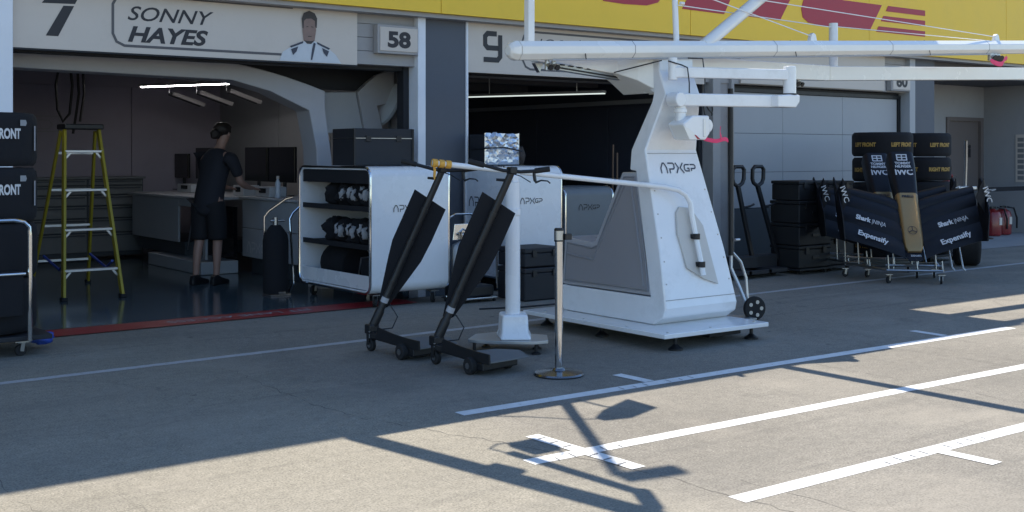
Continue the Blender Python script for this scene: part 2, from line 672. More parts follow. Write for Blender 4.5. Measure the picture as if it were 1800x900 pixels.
def lump(name, c, rad, m, seed=0, amp=.25, sub=3, fr=4.0, parent=None):
    bm = bmesh.new()
    bmesh.ops.create_icosphere(bm, subdivisions=sub, radius=1)
    for v in bm.verts:
        d = noise.noise(v.co * fr * .5 + Vector((seed * 3.7, seed, 0))) * amp + noise.noise(v.co * fr * 1.3 + Vector((seed, 0, 9))) * amp * .5
        k = 1 + d
        v.co = Vector((c[0] + v.co.x * rad[0] * k, c[1] + v.co.y * rad[1] * k, max(c[2] - rad[2] * .9, c[2] + v.co.z * rad[2] * k)))
    me = bpy.data.meshes.new(name)
    off = OFF.get(parent.name, Vector((0, 0, 0))) if parent is not None else Vector((0, 0, 0))
    for v in bm.verts:
        v.co -= off
    bm.to_mesh(me)
    bm.free()
    me.materials.append(M[m])
    me.polygons.foreach_set('use_smooth', [True] * len(me.polygons))
    o = bpy.data.objects.new(name, me)
    COL.objects.link(o)
    if parent is not None:
        o.parent = parent
        OFF[o.name] = off
    return o

# ------------------------------------------------------------------ ground and painted markings
def sheet(name, pts, z, m):
    b = MB()
    b.add([(x, y, z) for x, y in pts], [tuple(range(len(pts)))])
    return struct(b.build(name, m, smooth=0))


ground = sheet('ground', [(-150, -150), (190, -150), (190, 190), (-150, 190)], 0.0, 'asphalt')


def strip(name, pts, w, z, m, jag=0.0):
    """a painted or tarred strip following points on the ground, edges slightly uneven"""
    P = []
    for i in range(len(pts) - 1):
        a, c = Vector(pts[i]), Vector(pts[i + 1])
        k = max(2, int((c - a).length / .12)) if jag else 1
        P += [a.lerp(c, j / k) for j in range(k)]
    P.append(Vector(pts[-1]))
    b = MB()
    n = len(P)
    for i, p in enumerate(P):
        d = (P[min(i + 1, n - 1)] - P[max(i - 1, 0)]).normalized()
        nn = Vector((-d.y, d.x))
        for s_ in (1, -1):
            q = p + nn * s_ * (w / 2 + random.uniform(-jag, jag))
            b.v.append(Vector((q.x, q.y, z)))
    for i in range(n - 1):
        b.f.append((2 * i, 2 * i + 1, 2 * i + 3, 2 * i + 2))
    return b.build(name, m, smooth=0)


struct(strip('garage_line', [(-6, 7.60), (1.8, 7.76), (5.69, 7.90), (9.43, 8.05), (14.6, 8.15), (30, 8.3)], .085, .0015, 'paint_old', .003))
l1 = struct(strip('pit_box_line', [(3.63, 5.315), (6.16, 5.27), (9.1, 5.19)], .10, .0015, 'paint_line', .002))
l2 = struct(strip('pit_box_line', [(3.32, 4.285), (7.5, 4.19), (14, 4.05)], .10, .0015, 'paint_line', .002))
l3 = struct(strip('pit_box_line', [(3.66, 3.30), (5.86, 3.265), (12, 3.17)], .10, .0015, 'paint_line', .002))
struct(strip('tick_mark', [(3.645, 4.68), (3.665, 3.90)], .085, .003, 'paint_line', .002))
struct(strip('tick_mark', [(5.10, 5.64), (5.11, 5.34)], .085, .003, 'paint_line', .002))
struct(strip('tick_mark', [(8.29, 5.58), (8.27, 5.27)], .085, .003, 'paint_line', .002))
struct(strip('tick_mark', [(5.045, 3.24), (5.055, 2.95)], .085, .003, 'paint_line', .002))
for cx, cy, n_, ln in ((5.05, 3.285, 9, l3), (5.11, 5.29, 7, l1), (3.66, 4.27, 5, l2)):
    for k in range(-(n_ // 2), n_ // 2 + 1):
        if k == 0:
            continue
        x = cx + k * .10
        hl = .045 if k % 2 else .03
        b = MB()
        b.add([(x - .004, cy - .042, .004), (x + .004, cy - .042, .004), (x + .004 + .01, cy - .042 + 1.5 * hl, .004), (x - .004 + .01, cy - .042 + 1.5 * hl, .004)], [(0, 1, 2, 3)])
        b.build('distance_dash', 'mark_dark', ln, smooth=0)
for k in range(-3, 4):
    if k:
        b = MB()
        y = 4.29 + k * .1
        b.add([(3.62, y, .005), (3.68, y + .01, .005), (3.68, y + .022, .005), (3.62, y + .012, .005)], [(0, 1, 2, 3)])
        b.build('distance_dash', 'mark_dark', l2, smooth=0)


def crack(pts, w, z=.0008):
    P = []
    for i in range(len(pts) - 1):
        a, c = Vector(pts[i]), Vector(pts[i + 1])
        k = max(2, int((c - a).length / .06))
        for j in range(k):
            q = a.lerp(c, j / k)
            P.append(q + Vector((random.gauss(0, .012), random.gauss(0, .008))))
    P.append(Vector(pts[-1]))
    b = MB()
    for i, p in enumerate(P):
        d = (P[min(i + 1, len(P) - 1)] - P[max(i - 1, 0)]).normalized()
        nn = Vector((-d.y, d.x))
        ww = w * random.uniform(.15, 1.0)
        b.v += [Vector((p.x + nn.x * ww, p.y + nn.y * ww, z)), Vector((p.x - nn.x * ww, p.y - nn.y * ww, z))]
    for i in range(len(P) - 1):
        if random.random() > .12:
            b.f.append((2 * i, 2 * i + 1, 2 * i + 3, 2 * i + 2))
    return b.build('tar_seam', 'tar', ground, smooth=0)


crack([(3.14, 7.3), (3.09, 5.95), (3.16, 5.5), (3.41, 4.73), (3.56, 4.27), (3.68, 3.64), (3.72, 2.2)], .0045)
crack([(3.9, 3.5), (3.95, 2.2)], .0025)
crack([(7.45, 7.2), (7.45, 5.16), (7.45, 4.35), (7.5, 2.0)], .003)
crack([(7.72, 5.6), (7.70, 5.2), (7.68, 4.29), (7.7, 2.6)], .0025)
crack([(6.45, 5.9), (6.45, 5.16), (6.45, 4.2), (6.43, 3.59), (6.4, 2.0)], .003)
crack([(9.6, 7.9), (9.62, 6.4), (9.6, 4.2)], .003)
crack([(1.2, 6.6), (1.25, 5.3), (1.3, 4.2)], .0025)
crack([(7.3, 6.05), (8.1, 6.2), (9.2, 6.0)], .003)

# garage floor and the red threshold stripe with its worn white lettering
sheet('garage_floor', [(1.4, 9.85), (14.2, 9.85), (14.2, 17.2), (1.4, 17.2)], .004, 'epoxy')
red = struct(strip('threshold_stripe', [(1.4, 9.60), (6.0, 9.68)], .37, .008, 'paint_red', .003))
text('PIT LANE ACCESS', 'white_dull', red, plane_map((4.25, 9.70, .0095), (-1, -.017, 0), (.017, -1, 0), lift=.001), .15, bold=.002, width=1.35)
sheet('bay_floor', [(14.2, 9.7), (21, 9.7), (21, 17.2), (14.2, 17.2)], .004, 'conc')

# ------------------------------------------------------------------ the pit building
bld = thing('pit_building', 'pit lane garage building with grey lintel, white posts and dark blue pillars', 'building', (8, 9.8, 0), world=True)
# upper wall, roof slab, unseen canopy sized to cast the shadow edge on the lane (it ends beside the third garage)
box('upper_wall', (-9, 10.56, 2.95), (28, 17.2, 6.45), 'conc', bld)
MB().box((-9, 8.52, 6.45), (11.32, 9.65, 6.6)).box((-9, 9.65, 6.452), (28, 17.3, 6.6)).build('roof', 'conc', bld)
# lintel over the garages, in slatted shutter boxes
CAM_SCALE[:] = [1.11, -.1595]  # facade scaled about the camera to set its posts behind the trolley
for i in range(4):
    z = 2.29 + i * .128
    box('lintel_slat', (-4, 9.505 + .004 * (i % 2), z), (14.0, 9.8, z + .125), 'shutter', bld, .004)
box('lintel_trim', (-4, 9.44, 2.785), (14.62, 9.5, 2.83), 'shutter', bld, .006)
# posts and pillars
for x0, x1, y0, m_ in ((1.95, 2.275, 9.42, 'post_white'), (5.965, 6.055, 9.44, 'post_white'), (6.545, 6.572, 9.46, 'post_white'), (10.06, 10.19, 9.44, 'shutter'),
                       (10.40, 10.45, 9.46, 'shutter'), (13.97, 14.10, 9.44, 'panel_wall')):
    box('post', (x0, y0, 0), (x1, 9.82, 2.80), m_, bld, .008)
box('pillar', (6.055, 9.475, 0), (6.545, 9.9, 2.79), 'pillar_blue', bld, .01)
box('pillar', (10.19, 9.52, 0), (10.40, 9.9, 2.79), 'conc', bld, .01)
box('pillar', (14.10, 9.48, 0), (14.62, 9.9, 2.79), 'pillar_blue', bld, .01)
MB().box((1.0, 9.5, 0), (1.95, 9.9, 2.79)).build('pillar', 'pillar_blue', bld, .01)
MB().box((-9, 9.6, 0), (1.0, 9.9, 2.79)).build('shutter_door', 'shutter', bld, .01)
# inner black guide rail of the first two doors
for x in (5.90, 6.60, 9.98):
    MB().box((x, 9.6, 0), (x + .06, 9.72, 2.3)).build('door_rail', 'black_case', bld)
for x0, x1 in ((2.3, 5.96), (6.6, 10.0)):
    MB().box((x0, 9.62, 2.255), (x1, 9.78, 2.29)).build('door_header', 'black_case', bld)

CAM_SCALE[:] = [1.0, 0.0]
# interior walls and ceilings
box('ceiling', (1.4, 11.0, 2.66), (11.6, 17.0, 2.80), 'ceil', bld)
box('back_wall', (1.4, 16.55, 0), (11.6, 16.7, 2.66), 'wall_warm', bld)
box('partition', (1.9, 11.0, 0), (1.98, 16.55, 2.66), 'wall_warm', bld)
box('partition', (6.95, 11.0, 0), (7.03, 16.55, 2.66), 'wall_grey', bld)
box('partition', (11.35, 11.0, 0), (11.43, 16.55, 2.66), 'navy', bld)
for y0, y1 in ((11.05, 12.7), (12.72, 14.4), (14.42, 16.4)):
    box('wall_panel', (11.325, y0, .1), (11.348, y1, 2.12), 'navy', bld, .004)
box('wall_rail', (11.27, 11.0, 2.16), (11.35, 16.5, 2.22), 'wall_grey', bld)
for x0, x1 in ((3.0, 5.58), (5.60, 6.94)):
    box('wall_panel', (x0, 16.52, .05), (x1, 16.548, 2.4), 'wall_warm', bld, .004)
for y0, y1 in ((11.6, 13.0), (13.02, 14.5), (14.52, 16.5)):
    box('wall_panel', (6.92, y0, .05), (6.948, y1, 2.4), 'wall_grey', bld, .004)
# ceiling beams
for y, z, m_ in ((11.15, 2.36, 'ceil_light'), (12.9, 2.42, 'ceil'), (14.6, 2.42, 'ceil')):
    box('ceiling_beam', (7.1, y, z), (11.3, y + .22, 2.65), m_, bld, .01)
box('ceiling_beam', (2.0, 11.9, 2.46), (6.9, 12.05, 2.65), 'ceil', bld, .01)
CAM_SCALE[:] = [1.11, -.1595]

# closed third bay: white wall panels over a dark dado, one object each
wall3 = thing('panel_wall', 'white panelled wall with dark lower band behind black cases and tyre stacks', 'wall', (12.25, 9.62, 0), world=True)
box('backing', (10.45, 9.62, 0), (13.97, 9.78, 2.28), 'black_case', wall3)
xs = [10.46, 11.50, 12.70, 13.90]
zs = [.78, 1.22, 1.70, 2.20]
for i in range(3):
    for j in range(3):
        box('wall_panel', (xs[i] + .002, 9.603 + random.uniform(-.0015, .0015), zs[j] + .002), (xs[i + 1] - .002, 9.63, zs[j + 1] - .002), 'panel_wall', wall3, .002)
    box('dado_panel', (xs[i] + .004, 9.60, .03), (xs[i + 1] - .004, 9.63, .772), 'panel_low', wall3, .004)
box('black_trim', (10.46, 9.585, 2.205), (13.97, 9.64, 2.25), 'black_plastic', wall3)
box('black_trim', (13.905, 9.585, 0), (13.965, 9.64, 2.204), 'black_plastic', wall3)

CAM_SCALE[:] = [1.0, 0.0]
# fourth bay, open and dim: brown-grey rear wall with a door, pale side wall
rw = thing('bay_back_wall', 'dim grey rear wall of the open bay on the right with a brown door', 'wall', (17, 12.1, 0), world=True)
MB().box((14.9, 12.06, 0), (18.95, 12.2, 4)).box((20.15, 12.06, 0), (20.6, 12.2, 4)).box((18.95, 12.06, 2.12), (20.15, 12.2, 4)).build('wall', 'wall_right', rw)
dr = box('door', (19.06, 12.09, .02), (20.05, 12.14, 2.05), 'door_brown', rw, .006)
MB().box((18.95, 12.03, 0), (19.05, 12.1, 2.12)).box((20.06, 12.03, 0), (20.15, 12.1, 2.12)).box((19.05, 12.03, 2.05), (20.06, 12.1, 2.12)).build('door_frame', 'door_brown', rw, .005)
for x in (19.62, 19.76):
    MB().cyl((x, 12.075, 1.58), (x, 12.085, 1.58), .035, n=12).box((x - .03, 12.075, 1.38), (x + .03, 12.085, 1.54)).build('pictogram', 'print_dark', dr, smooth=0)
box('handle', (19.14, 12.05, 1.0), (19.26, 12.09, 1.03), 'steel', dr, .005)
sw = box('bay_side_wall', (20.2, 10.6, 0), (20.4, 12.06, 4), 'wall_right')
tag(sw, 'pale grey side wall of the open bay at the right edge', 'wall')
box('bay_ceiling', (16.2, 10.62, 2.70), (20.4, 12.1, 2.94), 'ceil', bld)
CAM_SCALE[:] = [1.11, -.1595]
cur = MB()
for k in range(5):
    cur.box((14.66 + k * .09, 10.4 + (k % 2) * .03, 0), (14.75 + k * .09, 10.46 + (k % 2) * .03, 2.6))
tag(cur.build('folded_partition', 'pillar_blue', None, .008), 'folded blue-grey partition panel beside the right-hand dark pillar', 'partition')

# ------------------------------------------------------------------ signs on the facade
yb = thing('billboard', 'long yellow advertising fascia with dark red letters and stripes above the garages', 'billboard', (9, 9.3, 2.8), world=True)
xb = [-3.9, -.56, 2.79, 6.14, 9.54, 12.86, 16.18, 19.5, 23]
for i in range(len(xb) - 1):
    box('panel', (xb[i] + .003, 9.30, 2.80), (xb[i + 1] - .003, 9.36, 4.3), 'yellow', yb, .004)
box('panel_frame', (-3.9, 9.345, 2.76), (23, 9.49, 2.80), 'shutter', yb, .003)
fm = lambda x, y, d: Vector((x, 9.295 - d, y))
for nm, poly in (('letter', [(8.21, 3.085), (8.52, 3.075), (8.85, 3.085), (9.02, 3.13), (9.2, 3.3), (9.35, 3.55), (9.3, 3.8), (9.1, 3.95), (8.6, 3.95), (8.2, 3.45)]),
                 ('letter', [(9.40, 3.09), (10.09, 3.08), (10.62, 3.95), (9.98, 3.95)]),
                 ('letter', [(10.40, 3.085), (11.08, 3.075), (11.70, 3.95), (11.0, 3.95)]),
                 ('letter', [(11.53, 3.38), (11.48, 3.25), (11.51, 3.14), (11.62, 3.085), (11.84, 3.065), (12.87, 3.07), (13.13, 3.42), (12.30, 3.42), (12.68, 3.95), (11.95, 3.95)]),
                 ('stripe', [(13.27, 3.42), (14.11, 3.42), (14.11, 3.345), (13.215, 3.345)]),
                 ('stripe', [(13.165, 3.28), (14.11, 3.28), (14.11, 3.205), (13.11, 3.205)]),
                 ('stripe', [(13.06, 3.135), (14.11, 3.135), (14.11, 3.06), (13.005, 3.06)])):
    b = MB()
    b.prism(poly, 9.2945, 9.2985)
    b.build(nm, 'red_print', yb, smooth=0)

UP = (0, 0, 1)
XR = (1, 0, 0)
s1 = thing('name_board', 'white name board with 7 and SONNY HAYES over the left garage', 'sign', (3.8, 9.48, 2.28), world=True)
box('board', (2.285, 9.475, 2.275), (5.32, 9.50, 2.782), 'board_white', s1, .003)
fm = plane_map((0, 9.475, 0), XR, UP)
b = MB()
flat_poly(b, [(2.515, 2.655), (2.53, 2.735), (2.80, 2.735), (2.755, 2.645), (2.50, 2.635)], fm)
flat_poly(b, [(2.665, 2.625), (2.748, 2.628), (2.625, 2.38), (2.53, 2.38)], fm)
b.build('numeral', 'print_dark', s1, smooth=0)
text('SONNY', 'print_dark', s1, plane_map((3.515, 9.475, 2.55), XR, UP), .165, bold=.0015, shear=.32, width=.74)
text('HAYES', 'print_dark', s1, plane_map((3.50, 9.475, 2.375), XR, UP), .175, bold=.006, shear=.28, width=.69)
b = MB()
stroke(b, [(4.66, 2.76), (3.16, 2.76), (3.09, 2.735), (3.055, 2.67), (3.055, 2.43), (3.085, 2.365), (3.15, 2.335), (4.55, 2.335)], .022, fm)
b.build('border_line', 'print_line', s1, smooth=0)
# plain generic printed bust in a white suit
fm2 = plane_map((0, 9.475, 0), XR, UP, .004)
fm3 = plane_map((0, 9.475, 0), XR, UP, .006)
b = MB()
flat_poly(b, [(4.53, 2.28), (4.56, 2.36), (4.63, 2.40), (4.76, 2.46), (4.80, 2.48), (4.86, 2.48), (4.90, 2.46), (5.02, 2.41), (5.09, 2.36), (5.15, 2.28)], fm2)
pr = b.build('printed_bust', 'print_suit', s1, smooth=0)
b = MB()
flat_poly(b, [(4.765, 2.475), (4.755, 2.57), (4.765, 2.66), (4.80, 2.70), (4.85, 2.70), (4.88, 2.66), (4.89, 2.57), (4.875, 2.475), (4.84, 2.445), (4.80, 2.445)], fm3)
b.build('printed_face', 'print_skin', pr, smooth=0)
b = MB()
fm4 = plane_map((0, 9.475, 0), XR, UP, .008)
for nm_, pp in (('printed_eye', [(4.79, 2.60), (4.812, 2.604), (4.812, 2.597), (4.79, 2.594)]), ('printed_eye', [(4.838, 2.604), (4.862, 2.600), (4.862, 2.594), (4.838, 2.597)]),
                ('printed_mouth', [(4.806, 2.515), (4.846, 2.515), (4.842, 2.508), (4.81, 2.508)]), ('printed_chin', [(4.765, 2.475), (4.785, 2.46), (4.80, 2.445), (4.84, 2.445), (4.872, 2.478), (4.84, 2.470), (4.80, 2.470)])):
    b = MB()
    flat_poly(b, pp, fm4)
    b.build(nm_, 'print_hair', pr, smooth=0)
b = MB()
flat_poly(b, [(4.753, 2.58), (4.745, 2.67), (4.765, 2.72), (4.82, 2.745), (4.875, 2.725), (4.90, 2.68), (4.895, 2.59), (4.882, 2.60), (4.878, 2.655), (4.84, 2.675), (4.79, 2.67), (4.768, 2.65), (4.763, 2.585)], fm4)
b.build('printed_hair', 'print_hair', pr, smooth=0)
for sg in (-1, 1):
    b = MB()
    q = lambda x: 4.83 + sg * (x - 4.83)
    flat_poly(b, [(q(4.90), 2.466), (q(5.03), 2.415), (q(5.02), 2.40), (q(4.90), 2.448)], fm4)
    b.build('printed_trim', 'navy', pr, smooth=0)
    b = MB()
    flat_poly(b, [(q(4.95), 2.415), (q(5.02), 2.388), (q(5.00), 2.335), (q(4.965), 2.37)], fm4)
    b.build('printed_trim', 'navy', pr, smooth=0)
b = MB()
flat_poly(b, [(4.865, 2.46), (4.85, 2.40), (4.835, 2.30), (4.85, 2.30), (4.875, 2.40), (4.885, 2.45)], fm4)
b.build('printed_trim', 'navy', pr, smooth=0)
# thin soffit line below the board
box('bottom_trim', (2.285, 9.47, 2.262), (5.32, 9.505, 2.274), 'black_case', s1)

nb = thing('number_box', 'small framed number sign reading 58 on the grey lintel', 'sign', (5.72, 9.45, 2.4), world=True)
box('frame', (5.505, 9.42, 2.395), (5.95, 9.50, 2.668), 'shutter', nb, .006)
box('face', (5.53, 9.412, 2.42), (5.945, 9.43, 2.645), 'board_white', nb, .003)
text('58', 'print_dark', nb, plane_map((5.735, 9.412, 2.462), XR, UP), .20, bold=.009, width=.255)
nb2 = thing('number_box', 'small framed number sign half hidden behind the gantry boom', 'sign', (13.7, 9.45, 2.3), world=True)
box('frame', (13.52, 9.42, 2.305), (13.95, 9.50, 2.56), 'shutter', nb2, .006)
box('face', (13.55, 9.412, 2.325), (13.94, 9.43, 2.54), 'board_white', nb2, .003)
text('60', 'print_dark', nb2, plane_map((13.745, 9.412, 2.365), XR, UP), .20, bold=.009, width=.255)

s2 = thing('name_board', 'white name board with a black 9 over the middle garage', 'sign', (8.2, 9.48, 2.27), world=True)
box('board', (6.58, 9.475, 2.262), (9.95, 9.50, 2.765), 'board_white', s2, .003)
fm = plane_map((0, 9.475, 0), XR, UP)
b = MB()
nine = [(6.785, 2.62), (6.785, 2.575), (6.83, 2.525), (6.955, 2.525), (6.955, 2.665)]
stroke(b, [(6.93, 2.665), (6.815, 2.665), (6.785, 2.635), (6.785, 2.55), (6.815, 2.52), (6.955, 2.52)], .052, fm)
stroke(b, [(6.972, 2.655), (6.972, 2.435), (6.94, 2.40), (6.765, 2.40)], .052, fm2)
b.build('numeral', 'print_dark', s2, smooth=0)
text('JOSHUA', 'print_dark', s2, plane_map((7.85, 9.475, 2.54), XR, UP), .165, bold=-.002, shear=.32, width=.85)
text('PEARCE', 'print_dark', s2, plane_map((7.83, 9.475, 2.365), XR, UP), .175, bold=.006, shear=.28, width=.85)
b = MB()
stroke(b, [(9.6, 2.715), (7.36, 2.715), (7.28, 2.67), (7.26, 2.62), (7.26, 2.42), (7.3, 2.35), (7.36, 2.325), (9.6, 2.325)], .022, fm)
b.build('border_line', 'print_line', s2, smooth=0)
s3 = box('name_board', (10.58, 9.475, 2.30), (13.45, 9.50, 2.765), 'board_white', None, .003)
tag(s3, 'blank white board over the closed third bay behind the gantry booms', 'sign')

CAM_SCALE[:] = [1.0, 0.0]
# ------------------------------------------------------------------ the pit gantry
ga = thing('pit_gantry', 'white pit gantry tower on a flat base plate carrying long overhead booms', 'gantry', (6.6, 6.9, 0), world=True)
# base plate on levelling feet
pl_ = MB().prism([(5.92, 6.03), (7.02, 6.0), (7.04, 7.72), (5.92, 7.72)], .10, .135, 'z').build('base_plate', 'white_gantry', ga, .006)
for x, y in ((6.09, 6.09), (6.93, 6.10), (6.10, 7.62), (6.93, 7.62), (6.08, 6.9)):
    MB().lathe([(.055, 0), (.055, .012), (.03, .03), (.014, .045), (.014, .101)], (x, y, 0), 16).build('levelling_foot', 'black_plastic', ga)
box('ballast_box', (6.55, 6.18, .035), (6.9, 6.5, .099), 'black_case', ga, .005)
# tower: side profile in (y, z), narrower towards the top


def xl(z):
    if z < 1.48:
        return 6.185 + .115 * max(0, (z - .19) / 1.29)
    return 6.30 + .10 * min(1, (z - 1.48) / .44)


def xr_(z):
    if z < 1.48:
        return 7.0 - .13 * max(0, (z - .19) / 1.29)
    return 6.87 - .09 * min(1, (z - 1.48) / .44)


def shear_x(q):
    x, y, z = q
    return (xl(z) if x < 6.6 else xr_(z), y, z)


prof = [(6.42, .137), (6.32, .20), (6.30, .27), (6.40, .70), (6.63, 1.48), (6.50, 1.92), (6.58, 2.10), (6.58, 2.26), (7.03, 2.26), (7.03, 2.06), (6.80, 2.02), (6.63, 1.92), (6.80, 1.48), (6.80, 1.32), (6.73, 1.31),
        (6.475, .345), (7.56, .345), (7.56, .20), (7.50, .137)]
tow = MB().prism(prof, 6.0, 7.0, 'x', fn=shear_x).build('tower', 'white_gantry', ga, .014, seg=3, smooth=12)
# recessed tinted side panel with a raised frame
fin = [(6.482, .352), (6.735, 1.305), (6.90, 1.30), (7.17, .735), (7.22, .72), (7.56, .75), (7.56, .352)]
fi = MB().prism(fin, 6.0, 7.0, 'x', fn=lambda q: (shear_x(q)[0] + (.012 if q[0] < 6.6 else -.012), q[1], q[2])).build('rear_fin', 'taupe', ga, .012, seg=3, smooth=20)
win = [(6.51, .385), (6.56, .62), (6.745, 1.265), (6.865, 1.265), (7.13, .70), (7.20, .675), (7.52, .70), (7.52, .385)]
fx = lambda q: (xl(q[2]) + .008 + q[0], q[1], q[2])
pts = [Vector((xl(z) + .008, y, z)) for y, z in win]
wf = MB().tube(pts + [pts[0], pts[1]], .008, 8, caps=False).build('window_frame', 'frame_grey', fi)
MB().prism([(6.52, .395), (6.57, .62), (6.75, 1.255), (6.858, 1.255), (7.12, .69), (7.20, .665), (7.51, .69), (7.51, .395)], -.004, .002, 'x', fn=fx).build('window_panel', 'tinted', fi, smooth=0)
MB().tube([(xl(.62) + .0, 7.50, .61), (xl(.62) + .0, 7.17, .58), (xl(1.0), 6.97, .98), (xl(1.2) + .0, 6.84, 1.22)], .010, 8).build('window_brace', 'frame_grey', fi)
MB().tube([(xl(1.2), 6.775, 1.22), (xl(.6), 6.60, .62), (xl(.45), 6.56, .42)], .008, 8).build('window_brace', 'frame_grey', fi)
# logo on the leaning front face


def front(y0z):
    return Vector((0, 6.40 + (y0z - .70) * .295, y0z))


n_ = Vector((0, .283, .959)).normalized()
logo(ga, plane_map((6.615, 6.40 + (1.335 - .70) * .295, 1.335), XR, n_, .004), .088, 'navy', .13)
# cream mounting plate with the swing tube clipped on it
pm = plane_map((0, 6.40 - .70 * .295 / .959 * .959, 0), XR, n_, .0)
mp_ = [(6.475, .985), (6.52, 1.03), (6.64, 1.02), (6.74, .88), (6.79, .42), (6.64, .47), (6.475, .56), (6.44, .82)]
b = MB()
lo, hi = [], []
for x, z in mp_:
    y = (6.40 + (z - .70) * (.295 if z > .7 else .233))
    lo.append((x, y - .002, z))
    hi.append((x, y - .022, z))
b.loft([lo, hi])
b.build('mounting_plate', 'cream_plate', ga, .004)
sy = lambda z: 6.40 + (z - .70) * (.295 if z > .7 else .233)
tube_pts = [(6.60, sy(.5) - .06, .50), (6.60, sy(.98) - .06, .97), (6.585, 6.42, 1.06), (6.55, 6.435, 1.125), (6.48, 6.45, 1.165), (6.36, 6.48, 1.19), (5.13, 6.78, 1.318), (4.50, 6.935, 1.384)]
sw_t = MB().tube(tube_pts, .021, 12).build('swing_tube', 'white_gantry', ga)
for z in (.585, .80):
    MB().cyl((6.60, sy(z) - .06, z - .022), (6.60, sy(z) - .06, z + .022), .028).box((6.575, sy(z) - .045, z - .018), (6.625, sy(z) - .018, z + .018)).build('clip', 'black_plastic', sw_t)
for k in range(3):
    p = Vector((4.50, 6.935, 1.384)) + Vector((.05 * k, -.0123 * k, -.0053 * k))
    MB().tube([p, p + Vector((.038, -.009, -.004))], [.030, .030], 12).build('tape_band', 'orange', sw_t, .004)
MB().prism([(4.505, 1.365), (4.522, 1.365), (4.528, 1.32), (4.524, 1.285), (4.515, 1.26), (4.506, 1.29), (4.509, 1.33)], 6.925, 6.931).build('tape_tail', 'orange', sw_t)

for z in (.33, 1.452):
    y = sy(z) if z > .3 else 6.3
    MB().box((xl(z) + .012, y - .004, z - .002), (xr_(z) - .012, y + .003, z + .002)).build('panel_seam', 'frame_grey', ga)
for z in (.45, .62, .80, .98, 1.16):
    for xx in (xl(z) + .035, xr_(z) - .035):
        if xx < 6.4 or z < 1.2:
            MB().cyl((xx, sy(z) + .004, z), (xx, sy(z) - .004, z), .006, n=8).build('bolt', 'steel', ga)
for x in (6.0, 6.45, 6.94):
    MB().cyl((x, 6.08, .134), (x, 6.08, .141), .011, n=8).build('bolt', 'steel', pl_)
for y in (6.5, 7.0, 7.5):
    MB().cyl((5.98, y, .134), (5.98, y, .141), .011, n=8).build('bolt', 'steel', pl_)
MB().tube([(7.02, 6.9, .30), (7.06, 6.9, .16), (7.10, 7.1, .02), (7.3, 7.4, .012), (7.6, 7.8, .012), (8.3, 8.6, .012)], .012, 8).build('supply_cable', 'black_plastic', ga)

# front boom: eight-sided tube with a rounded end cap, hung with small couplings
def octa(c, h, dep):
    k = .30
    out = []
    for a, bq in ((1, 1 - 2 * k), (1 - 2 * k, 1), (-1 + 2 * k, 1), (-1, 1 - 2 * k), (-1, -1 + 2 * k), (-1 + 2 * k, -1), (1 - 2 * k, -1), (1, -1 + 2 * k)):
        out.append((c[0], c[1] + a * dep / 2, c[2] + bq * h / 2))
    return out


bz = lambda x: 2.188 + (x - 5.0) * .0590
FB = MB().loft([octa((5.01, 6.6, bz(5.01)), .138, .13), octa((12.6, 6.6, bz(12.6)), .138, .13)]).build('front_boom', 'white_warm_bounce', ga, .006)
b = MB()
b.loft([octa((4.925, 6.6, 2.185), .07, .07), octa((4.945, 6.6, 2.186), .112, .105), octa((4.975, 6.6, 2.187), .138, .13), octa((5.005, 6.6, 2.188), .144, .136)])
b.build('end_cap', 'white_warm_bounce', FB, .008)
for x in (6.1, 7.75, 9.4, 11.05):
    b = MB()
    b.loft([octa((x, 6.6, bz(x)), .1405, .1325), octa((x + .006, 6.6, bz(x + .006)), .1405, .1325)])
    b.build('joint_seam', 'frame_grey', FB)
for x in (5.6, 8.0, 10.0):
    MB().tube([(x, 6.53, bz(x) - .072), (x, 6.55, bz(x) + .02), (x, 6.6, bz(x) + .073)], .004, 6).build('cable_tie', 'black_plastic', FB)
MB().tube([(5.3, 6.56, bz(5.3) - .074), (6.4, 6.565, bz(6.4) - .072), (7.5, 6.56, bz(7.5) - .076), (9.0, 6.565, bz(9.0) - .073), (11.1, 6.56, bz(11.1) - .074)], .007, 6).build('boom_cable', 'white_dull', FB)
# posts, strut and an unseen overhead frame shaped to cast the lane shadows
UPZ = 3.1
MB().beam((5.12, 6.6, bz(5.12) + .06), (5.12, 6.6, 5.45), .058, .058, up=(0, 1, 0)).build('mast', 'white_gantry', ga, .008)
MB().beam((5.10, 6.56, 5.45), (5.42, 6.50, 5.45), .12, .10).build('mast_head', 'white_gantry', ga, .01)
MB().cyl((6.63, 6.62, bz(6.63) + .06), (6.63, 6.66, UPZ), .024).build('post', 'white_gantry', ga)
MB().cyl((6.66, 6.605, 2.66), (6.70, 6.605, 2.66), .012, n=10).build('eyelet', 'white_gantry', ga)
MB().cyl((6.92, 6.6, 2.33), (8.22, 6.74, 3.09), .052).build('strut', 'white_warm_bounce', ga)
MB().beam((3.80, 6.78, UPZ), (8.35, 6.78, UPZ), .11, .12).build('unseen_crossbeam', 'white_gantry', ga, .01)
MB().beam((3.83, 6.78, UPZ), (4.32, 3.9, UPZ), .12, .10).build('unseen_boom', 'white_gantry', ga, .01)
MB().beam((7.12, 6.78, UPZ), (7.12, 3.6, UPZ), .09, .11).build('unseen_boom', 'white_gantry', ga, .01)
arm = MB().beam((4.17, 5.86, 2.75), (4.22, 4.98, 2.75), .06, .06).build('unseen_swing_arm', 'white_gantry', ga, .008)
MB().cyl((4.22, 4.98, 2.70), (4.22, 4.98, UPZ), .045).build('pivot', 'white_gantry', arm)
MB().beam((4.06, 5.9, UPZ), (4.1, 5.72, UPZ), .08, .08).build('bracket', 'white_gantry', arm)
MB().box((4.23, 5.74, 2.63), (4.41, 5.96, 2.76)).build('unseen_camera', 'white_gantry', arm, .02)
